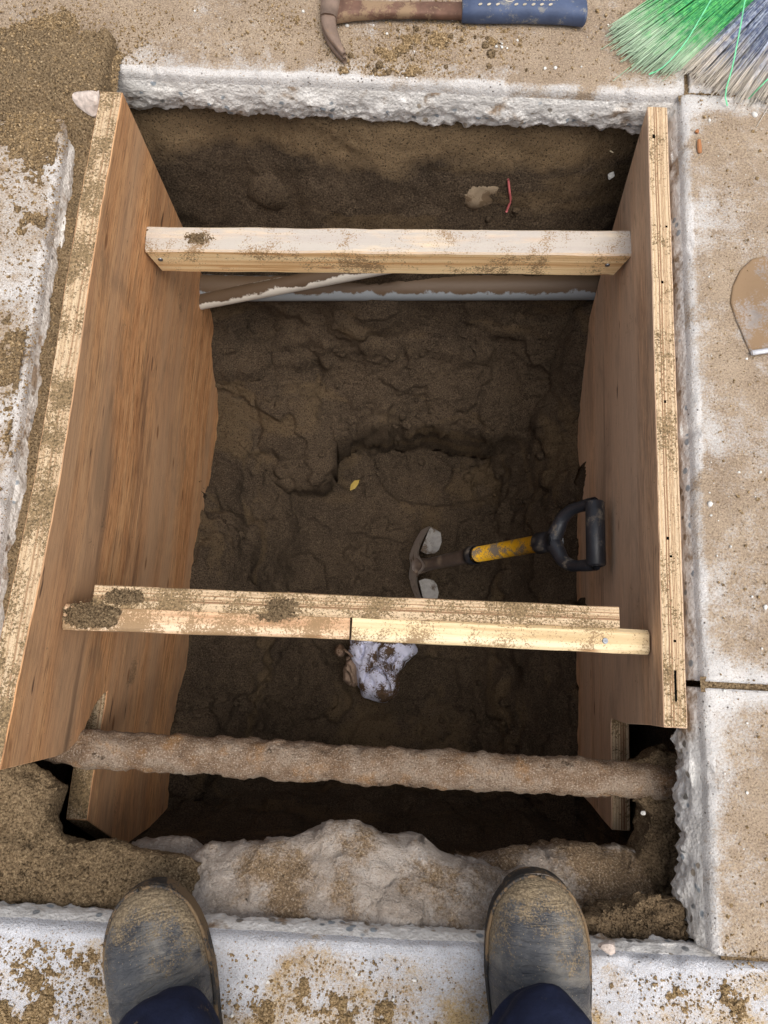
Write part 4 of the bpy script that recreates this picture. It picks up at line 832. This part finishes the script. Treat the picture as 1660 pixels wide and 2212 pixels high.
np_mesh('plate', V_, gridf(len(rings), n, True), DUSTST, blade)
ed = [P(*q, 0.009) - c0 for q in ((1625, 762), (1660, 757), (1730, 747), (1800, 737))]
np_mesh('cutting_edge', *tube_t(lerp_path(ed, 12), 0.004, 8, flat=.6), BRIGHT, blade)
np_mesh('tang', *tube_t(lerp_path([P(1790, 650, 0.012) - c0, P(1950, 630, 0.03) - c0], 8), 0.011, 12), DUSTST, blade)

# ---- crumpled rag under the middle brace
def rag_mat(name, base, mud, da):
    m = Mat(name, 0.95, 0.1); p = m.obj(); d = m.math('ADD', m.noise(p, 17, 4, 0.6), m.math('MULTIPLY', m.noise(p, 240, 3, 0.8), 0.5))
    c = m.mix(m.rng(d, da, da + 0.08), base, mud); m.bump(m.noise(p, 420, 2), 0.001, 0.6); m.bump(m.noise(p, 45, 3, .5, .8), 0.006, 0.7); return m.done(c)
RAG = rag_mat('cotton_cloth', S(206, 208, 228), S(88, 70, 54), 0.70); RAGM = rag_mat('muddy_cloth', S(140, 120, 104), S(96, 76, 60), 0.72)
def pillow(name, poly, z0, hgt, mat, parent, seed, cxy=None, folds=1.0):
    q = np.array([P(*k, z0)[:2] for k in poly]); c = q.mean(0) if cxy is None else np.asarray(cxy); q = smooth_path(np.concatenate([q, q[:1]]), 121, 1)[:-1]; n = 120
    rings = [(a_, hgt * (1 - a_ ** 5) ** 0.8) for a_ in np.linspace(0.02, 0.99, 40)] + [(1.0, 0.002), (0.98, -0.012), (0.8, -0.02)]
    V_ = np.concatenate([np.column_stack([c + (q - c) * a_, np.full(n, z0 + zz)]) for a_, zz in rings]); s_ = V_ + seed
    tp = np.repeat([max(0, 1 - a_ ** 4) for a_, _ in rings], n); V_[:, 2] += folds * tp * (0.016 * fbm(s_ * (1, 1, 0), 14, 3) - 0.016 * (1 - sstep(0, .09, np.abs(fbm(s_ * (1, 1, 0), 13, 2, off=3.0)))) - 0.007 * (1 - sstep(0, .1, np.abs(fbm(s_ * (1, 1, 0), 26, 2, off=8.0)))) + 0.004 * fbm(s_, 50, 2))
    V_[:, :2] += (0.003 * np.stack([fbm(s_, 40, 2), fbm(s_, 40, 2, off=5.0)], 1)); V_ -= np.array(parent.location)
    return np_mesh(name, V_, gridf(len(rings), n, True), mat, parent)
zr = -0.825; k_ = lambda x, y: ((1300 + x * 0.253) / 1.851, (2500 + y * 0.253) / 1.851)
rag = empty('cloth_rag', tuple(P(820, 1440, zr))); tag(rag, 'crumpled white cloth rag smeared with mud under the middle brace', 'rag')
pillow('cloth', [k_(*q) for q in [(400, 150), (900, 60), (1300, 120), (1410, 280), (1490, 400), (1400, 500), (1290, 570), (1240, 680), (1160, 750), (1180, 950), (1140, 1110), (960, 1240), (800, 1200), (580, 1130), (510, 960), (470, 640), (400, 560), (370, 350)]], zr, 0.055, RAG, rag, 2.0)
pillow('muddy_fold', [k_(*q) for q in [(330, 500), (420, 470), (520, 620), (540, 950), (470, 985), (380, 960), (310, 900), (290, 880), (300, 700), (330, 600)]], zr - 0.006, 0.04, RAGM, rag, 5.0)
pillow('knot', [k_(240 + 85 * math.cos(t_), 400 + 105 * math.sin(t_)) for t_ in np.linspace(0, 2 * math.pi, 18)[:-1]], zr, 0.03, RAGM, rag, 8.0, folds=.4)
np_mesh('drawstring', *tube_t(np.array([P(*k_(300, 380), zr + .03), P(*k_(370, 440), zr + .032), P(*k_(440, 500), zr + .035)]) - np.array(rag.location), 0.0028, 7), RAGM, rag)

# ---- small litter
RED = simple('red_plastic', S(164, 88, 88), .5, .4); LEAFM = simple('dry_leaf', S(150, 128, 62), .7, .3); STICK = simple('splinter', S(206, 190, 158), .8, .2); ORNG = simple('orange_wood', S(158, 108, 72), .8, .2)
def on_wall(px, py):
    """first hit of the line of sight with the soil"""
    d = np.array(ray(px, py)); o = np.array((0, 0, CAM_H))
    for s_ in np.arange(0.9, 3, 0.004):
        q = o + d * s_
        if q[2] < soil_z(q[0], q[1]): return q
    return o + d * 2
w0, w1, w2 = on_wall(1096, 396), on_wall(1102, 440), on_wall(1093, 463)
straw = np_mesh('drinking_straw', *tube_t(smooth_path([w0 + (0, 0, .012), (w0 + w1) / 2 + (0, -.004, .012), w1 + (0, 0, .01), w2 + (0, 0, .008)], 20, 1), 0.0023, 8), RED); tag(straw, 'bent red drinking straw lying on the far soil slope', 'straw')
def splinter(px, py, L, ang_, r_, mat, name, label, cat, z_=None):
    c = on_wall(px, py) + (0, 0, .004) if z_ is None else P(px, py, z_); d = np.array((math.cos(ang_), math.sin(ang_), 0.05)) * L / 2
    return tag(np_mesh(name, *tube_t([c - d, c - d * .9, c, c + d * .9, c + d], [r_ * .3, r_, r_ * 1.1, r_ * .8, r_ * .2], 6, flat=.6), mat, smooth=False), label, cat)
splinter(1313, 326, .022, -.6, .0016, STICK, 'wood_splinter', 'pale splinter on the dark soil near the right panel top', 'splinter')
splinter(1512, 315, .024, 1.6, .0032, ORNG, 'wood_chip', 'orange wood chip on the right slab', 'wood chip', .0035)
splinter(1507, 283, .006, 1.2, .0028, ORNG, 'wood_chip', 'tiny orange crumb above the wood chip on right slab', 'wood chip', .0035)
lc = on_wall(768, 1050) + (0, 0, .012); bm = bmesh.new()
lv = [bm.verts.new(Vector(lc) + Matrix.Rotation(.9, 3, 'Z') @ Vector(q)) for q in [(-.02, 0, 0), (-.008, .008, .006), (.006, .008, .008), (.018, 0, .002), (.006, -.005, .001), (-.008, -.006, 0)]]
bm.faces.new((lv[0], lv[1], lv[2], lv[3])); bm.faces.new((lv[0], lv[3], lv[4], lv[5])); lf = bm_obj('dry_leaf', bm, LEAFM); tag(lf, 'small dry yellow leaf on the pit floor', 'leaf')
def rock_chip(name, c, s_, mat, label, cat, seed, smooth=False, parent=None):
    bm = bmesh.new(); bmesh.ops.create_icosphere(bm, subdivisions=3, radius=1); b = np.array([v_.co[:] for v_ in bm.verts])
    b = b * (1 + 0.30 * fbm(b, 1.1, 2, off=seed) + 0.05 * fbm(b, 4, 3, off=seed))[:, None]
    for k in range(7):
        nrm = np.random.default_rng(int(seed * 10) + k).normal(size=3); nrm /= np.linalg.norm(nrm); d = b @ nrm; b = b - np.outer(np.clip(d - 0.68, 0, 9) * 0.85, nrm)
    for v_, q in zip(bm.verts, b): v_.co = Vector(q * s_) 
    o = bm_obj(name, bm, mat, parent, smooth); o.location = c; return tag(o, label, cat) if label else o
GRANITE = simple('granite_chip', S(190, 176, 166), .85, .3, ns=120, var=.3, bd=.002)
rock_chip('stone_chip', P(195, 217, 0.012), np.array((.026, .022, .018)), GRANITE, 'pinkish grey stone chip at the far end of left panel', 'stone', 1.7)
CHIP = simple('white_chip', S(214, 212, 206), .85, .3, ns=90, bd=.001)
q = on_wall(1318, 380); rock_chip('pebble', q + (0, 0, .004), np.array((.007, .008, .006)), CHIP, 'white pebble in the far soil wall by the right panel', 'pebble', 3.1)
rock_chip('pebble', P(1315, 2046, .008), np.array((.011, .009, .007)), GRANITE, 'grey pebble on the near slab lip right of right boot', 'pebble', 4.4)
rock_chip('pebble', P(1391, 1757, -.126), np.array((.0035, .003, .003)), CHIP, 'pale blue pebble in the soil by the pipe end', 'pebble', 5.4)
k = 120; pc = np.concatenate([[P(1400 + RNG.normal(0, 25), 110 + RNG.normal(0, 40), .002) for _ in range(8)], [P(1085 + RNG.normal(0, 6), 98 + RNG.normal(0, 5), .003) for _ in range(9)], [P(RNG.uniform(1530, 1660), RNG.uniform(240, 2050), .001) for _ in range(60)], [P(RNG.uniform(400, 1400), RNG.uniform(20, 170), .001) for _ in range(40)], [P(RNG.uniform(0, 1640), RNG.uniform(2080, 2200), .001) for _ in range(60)]])
lumps('grit', pc, RNG.gamma(2, .0006, len(pc)), CHIP, 'pale grit scattered on the slabs', 'grit', 9.0)

# ================================================================== PERSON (boots and trouser legs at the near edge)
def boot_mat():
    m = Mat('dusty_black_leather', 0.55, 0.4); p = m.obj(); xyz = m.sep(p)
    c = m.ramp(m.noise(p, 22, 5, 0.6), [(0.3, S(50, 51, 55)), (0.5, S(76, 77, 80)), (0.7, S(108, 106, 102))])
    toe = m.rng(xyz[1], -0.11, -0.005, 0.0, 0.34); d = m.math('ADD', m.math('MULTIPLY', m.noise(p, 16, 5, 0.65), 0.9), m.math('MULTIPLY', m.noise(p, 420, 3, 0.8), 0.6)); d = m.math('ADD', d, toe)
    low = m.rng(xyz[2], 0.045, 0.02, 0, 0.25); d = m.math('ADD', d, low)
    f = m.rng(d, 0.94, 1.04); c = m.mix(m.rng(m.noise(m.mp(p, (14, 30, 14)), 1, 5, 0.7, 0.8), 0.5, 0.68, 0, 0.7), c, S(136, 130, 120)); c = m.mix(f, c, m.ramp(m.noise(p, 380, 2), [(0.35, S(108, 94, 74)), (0.65, S(156, 138, 110))]))
    sp = m.vor(p, 260); c = m.mix(m.rng(sp, 0.12, 0.07), c, S(178, 156, 120))
    m.bump(m.noise(p, 150, 4, 0.6), 0.0012, 0.6); m.bump(m.noise(m.mp(p, (18, 90, 40)), 1, 4, 0.6, 1.2), 0.006, 0.9); m.bump(m.noise(p, 500, 2), 0.0008, 0.6)
    return m.done(c, m.rng(f, 0, 1, 0.5, 0.95))
LEATH = boot_mat(); SOLE = simple('rubber_sole', S(54, 52, 50), .8, .3, dust=S(118, 98, 74), da=.46)
CLOTH = simple('navy_cloth', S(30, 36, 58), .85, .2, ns=60, var=.25, dust=S(120, 104, 84), da=.68, bd=.001)
person = empty('person', (-0.02, -0.5, 0)); tag(person, 'person standing in navy trousers and dusty dark leather boots at near edge', 'person')
def boot(toe, back, mirror, label):
    toe, back = np.array(toe), np.array(back); d = toe - back; rz = math.atan2(d[1], d[0]) - math.pi / 2
    o = empty('boot', (0, 0, 0)); o.parent = person; o.location = Vector((toe[0], toe[1], 0)) - Vector(person.location); o.rotation_euler = (0, 0, rz); o['label'] = label
    ys = [.0075, .0066, .0045, .001, -.005, -.014, -.026, -.04, -.06, -.08, -.105, -.13, -.155, -.18, -.205, -.23, -.26, -.285, -.30, -.306]
    hw = [.001] + [.0595 * (1 - ((y_ + .075) / .0825) ** 2) ** .46 for y_ in (.0066, .0045, .001, -.005, -.014, -.026, -.04, -.06)] + [.0595, .0595, .0575, .0545, .052, .050, .049, .048, .042, .028, .010]
    tp = [.0235, .027, .033, .039, .046, .053, .060, .065, .070, .074, .081, .092, .106, .122, .138, .148, .150, .146, .13, .09]
    xo = [.004, .004, .004, .004, .004, .004, .004, .003, .002, .001, 0, -.002, -.004, -.005, -.005, -.004, -.002, 0, 0, 0]
    Y = np.linspace(0, 1, 70); yi = np.interp(Y, np.linspace(0, 1, len(ys)), ys); n = 30; V_ = []
    for y in yi:
        w, h_, x_ = (np.interp(-y, [-q for q in ys], t_) for t_ in (hw, tp, xo))
        for k in range(n):
            t_ = math.pi * k / (n - 1); c_, s_ = math.cos(t_), math.sin(t_)
            V_.append((mirror * x_ + w * math.copysign(abs(c_) ** 0.75, c_) * (1 - 0.10 * s_), y, 0.022 + (h_ - 0.022) * abs(s_) ** 0.72))
    V_ = np.array(V_); q = V_ + 3 * mirror; V_[:, 2] += 0.004 * fbm(q * (1, 2, 1), 16, 3) * sstep(0.03, 0.06, V_[:, 2]); cre = np.sin((V_[:, 1] + 0.25 * V_[:, 0] * mirror) * 260 + 2 * fbm(q, 20, 2)); V_[:, 2] += 0.0026 * cre * sstep(-0.075, -0.09, V_[:, 1]) * sstep(-0.15, -0.125, V_[:, 1])
    np_mesh('upper', V_, gridf(70, n), LEATH, o)
    rim = []; 
    for y in yi:
        w, x_ = np.interp(-y, [-q for q in ys], hw), np.interp(-y, [-q for q in ys], xo); rim.append((mirror * x_ + w + .0012, y)); 
    lf_ = [(2 * mirror * np.interp(-y, [-q for q in ys], xo) - x, y) for x, y in rim]; loop = rim + lf_[::-1]
    Vs = np.array([(x, y, zz) for zz, g in ((0, .97), (.004, 1.0), (.022, 1.0), (.027, .985), (.0275, .9)) for x, y in [(x_ * g, y_ * 1.0 + (0.003 if y_ > -.01 else 0)) for x_, y_ in loop]])
    np_mesh('sole', Vs, gridf(5, len(loop), True), SOLE, o); np_mesh('welt', *tube_t(np.array([(x_ * 1.0, y_, .0285) for x_, y_ in loop]), .0022, 6), SOLE, o)
    tp_ = lambda y: np.interp(-y, [-q for q in ys], tp); np_mesh('toe_seam', *tube_t(smooth_path([(mirror * .003 + w_ * .95, y_, .024 + (tp_(y_) - .024) * (1 - w_ ** 2 / .0031) ** .5 + .0008) for w_, y_ in zip(np.linspace(-.050, .050, 15), -.075 - .022 * (1 - (np.linspace(-1, 1, 15)) ** 2))], 30, 1), .0013, 6), LEATH, o)
    # ankle shaft, hidden by the trouser leg higher up
    rr = [(.085, .050, .062), (.12, .049, .062), (.16, .050, .064), (.20, .052, .066), (.22, .053, .067)]; n2 = 28
    Vt = np.array([(w * math.cos(t_), -.222 + l_ * math.sin(t_), zz) for zz, w, l_ in rr for t_ in np.linspace(0, 2 * math.pi, n2, endpoint=False)]); np_mesh('boot_shaft', Vt, gridf(len(rr), n2, True), LEATH, o)
    # lacing flap and eyelet just below the cuff
    np_mesh('flap_edge', *tube_t(smooth_path([(mirror * .045, -.175, .075), (mirror * .030, -.135, .093), (mirror * .012, -.128, .101), (mirror * -.014, -.15, .108)], 18, 2), 0.003, 8), LEATH, o)
    pts = [(mirror * .020 + .0055 * math.cos(t_), -.148 + .0055 * math.sin(t_), .1085) for t_ in np.linspace(0, 2 * math.pi, 15)]; np_mesh('eyelet', *tube_t(pts, .0016, 6, False), STEEL, o)
    return o
bl = boot(P(290, 1948, .045), P(330, 2110, .045), 1, 'left boot'); br = boot(P(1178, 1918, .045), P(1172, 2085, .045), -1, 'right boot')
def leg_secs(b):
    w = b.matrix_local; L_ = []
    R3 = Matrix.Rotation(b.rotation_euler.z, 3, 'Z'); base = Vector(b.location)
    for zz, yo, rx_, ry_ in ((.098, -.180, .070, .104), (.100, -.180, .073, .107), (.125, -.180, .073, .104), (.17, -.192, .071, .095), (.24, -.212, .070, .084), (.34, -.215, .076, .082), (.46, -.20, .078, .084), (.54, -.205, .080, .086), (.66, -.23, .088, .094), (.80, -.27, .094, .10), (.92, -.31, .10, .11)):
        L_.append((base + R3 @ Vector((0, yo, 0)), zz, rx_, ry_))
    return L_
parts = []; tops = []
for b_, sg in ((bl, 1), (br, -1)):
    n = 64; V_ = []
    secs = leg_secs(b_); zs_ = np.linspace(.098, .52, 90); zk = [q[1] for q in secs]
    for zz in zs_:
        cx2 = np.interp(zz, zk, [q[0].x for q in secs]) + sg * 0.012 + sg * 0.15 * sstep(.5, .95, np.array(zz)); cy2 = np.interp(zz, zk, [q[0].y for q in secs]); a_ = np.interp(zz, zk, [q[2] for q in secs]); c_ = np.interp(zz, zk, [q[3] for q in secs])
        for k in range(n):
            t_ = 2 * math.pi * k / n; V_.append((cx2 + a_ * math.cos(t_), cy2 + c_ * math.sin(t_), zz))
    V_ = np.array(V_); q = V_ + 5 * sg; c2 = V_.reshape(90, n, 3).mean(1).repeat(n, 0); dr = V_ - c2; dr /= np.linalg.norm(dr, axis=1)[:, None] + 1e-9
    V_ += dr * (0.010 * fbm(q * (1, 1, 1.6), 9, 3) + 0.006 * np.sin(V_[:, 2] * 60 + 5 * fbm(q, 6, 2)) * sstep(.4, .12, V_[:, 2]))[:, None]; V_[:, 2] += 0.010 * fbm(q * (1, 1, 0), 10, 2) * sstep(.2, .1, V_[:, 2])
    kc = len(V_); V_ = np.concatenate([V_, c2[-1:]]); rr_ = np.arange(n); cap_ = np.stack([89 * n + rr_, 89 * n + (rr_ + 1) % n, np.full(n, kc)], 1); np_mesh('trouser_leg', V_, np.concatenate([tri(gridf(90, n, True)), cap_]), CLOTH, person)

# stones bedded in the far soil wall
q = on_wall(1040, 425); rock_chip('bedded_stone', q + (0, 0.022, -0.010), np.array((.060, .034, .050)), MUDST := simple('mud_coated_stone', S(124, 109, 90), .9, .2, ns=40, var=.2, dust=S(96, 80, 62), da=.48, bd=.002), 'pale mud coated stone bedded in the far wall beside the straw', 'stone', 6.3, True)
q = on_wall(600, 420); rock_chip('bedded_stone', q + (0, 0.075, -0.035), np.array((.13, .085, .10)), SOIL, 'large soil covered boulder bulging from the far wall', 'stone', 8.1, True)
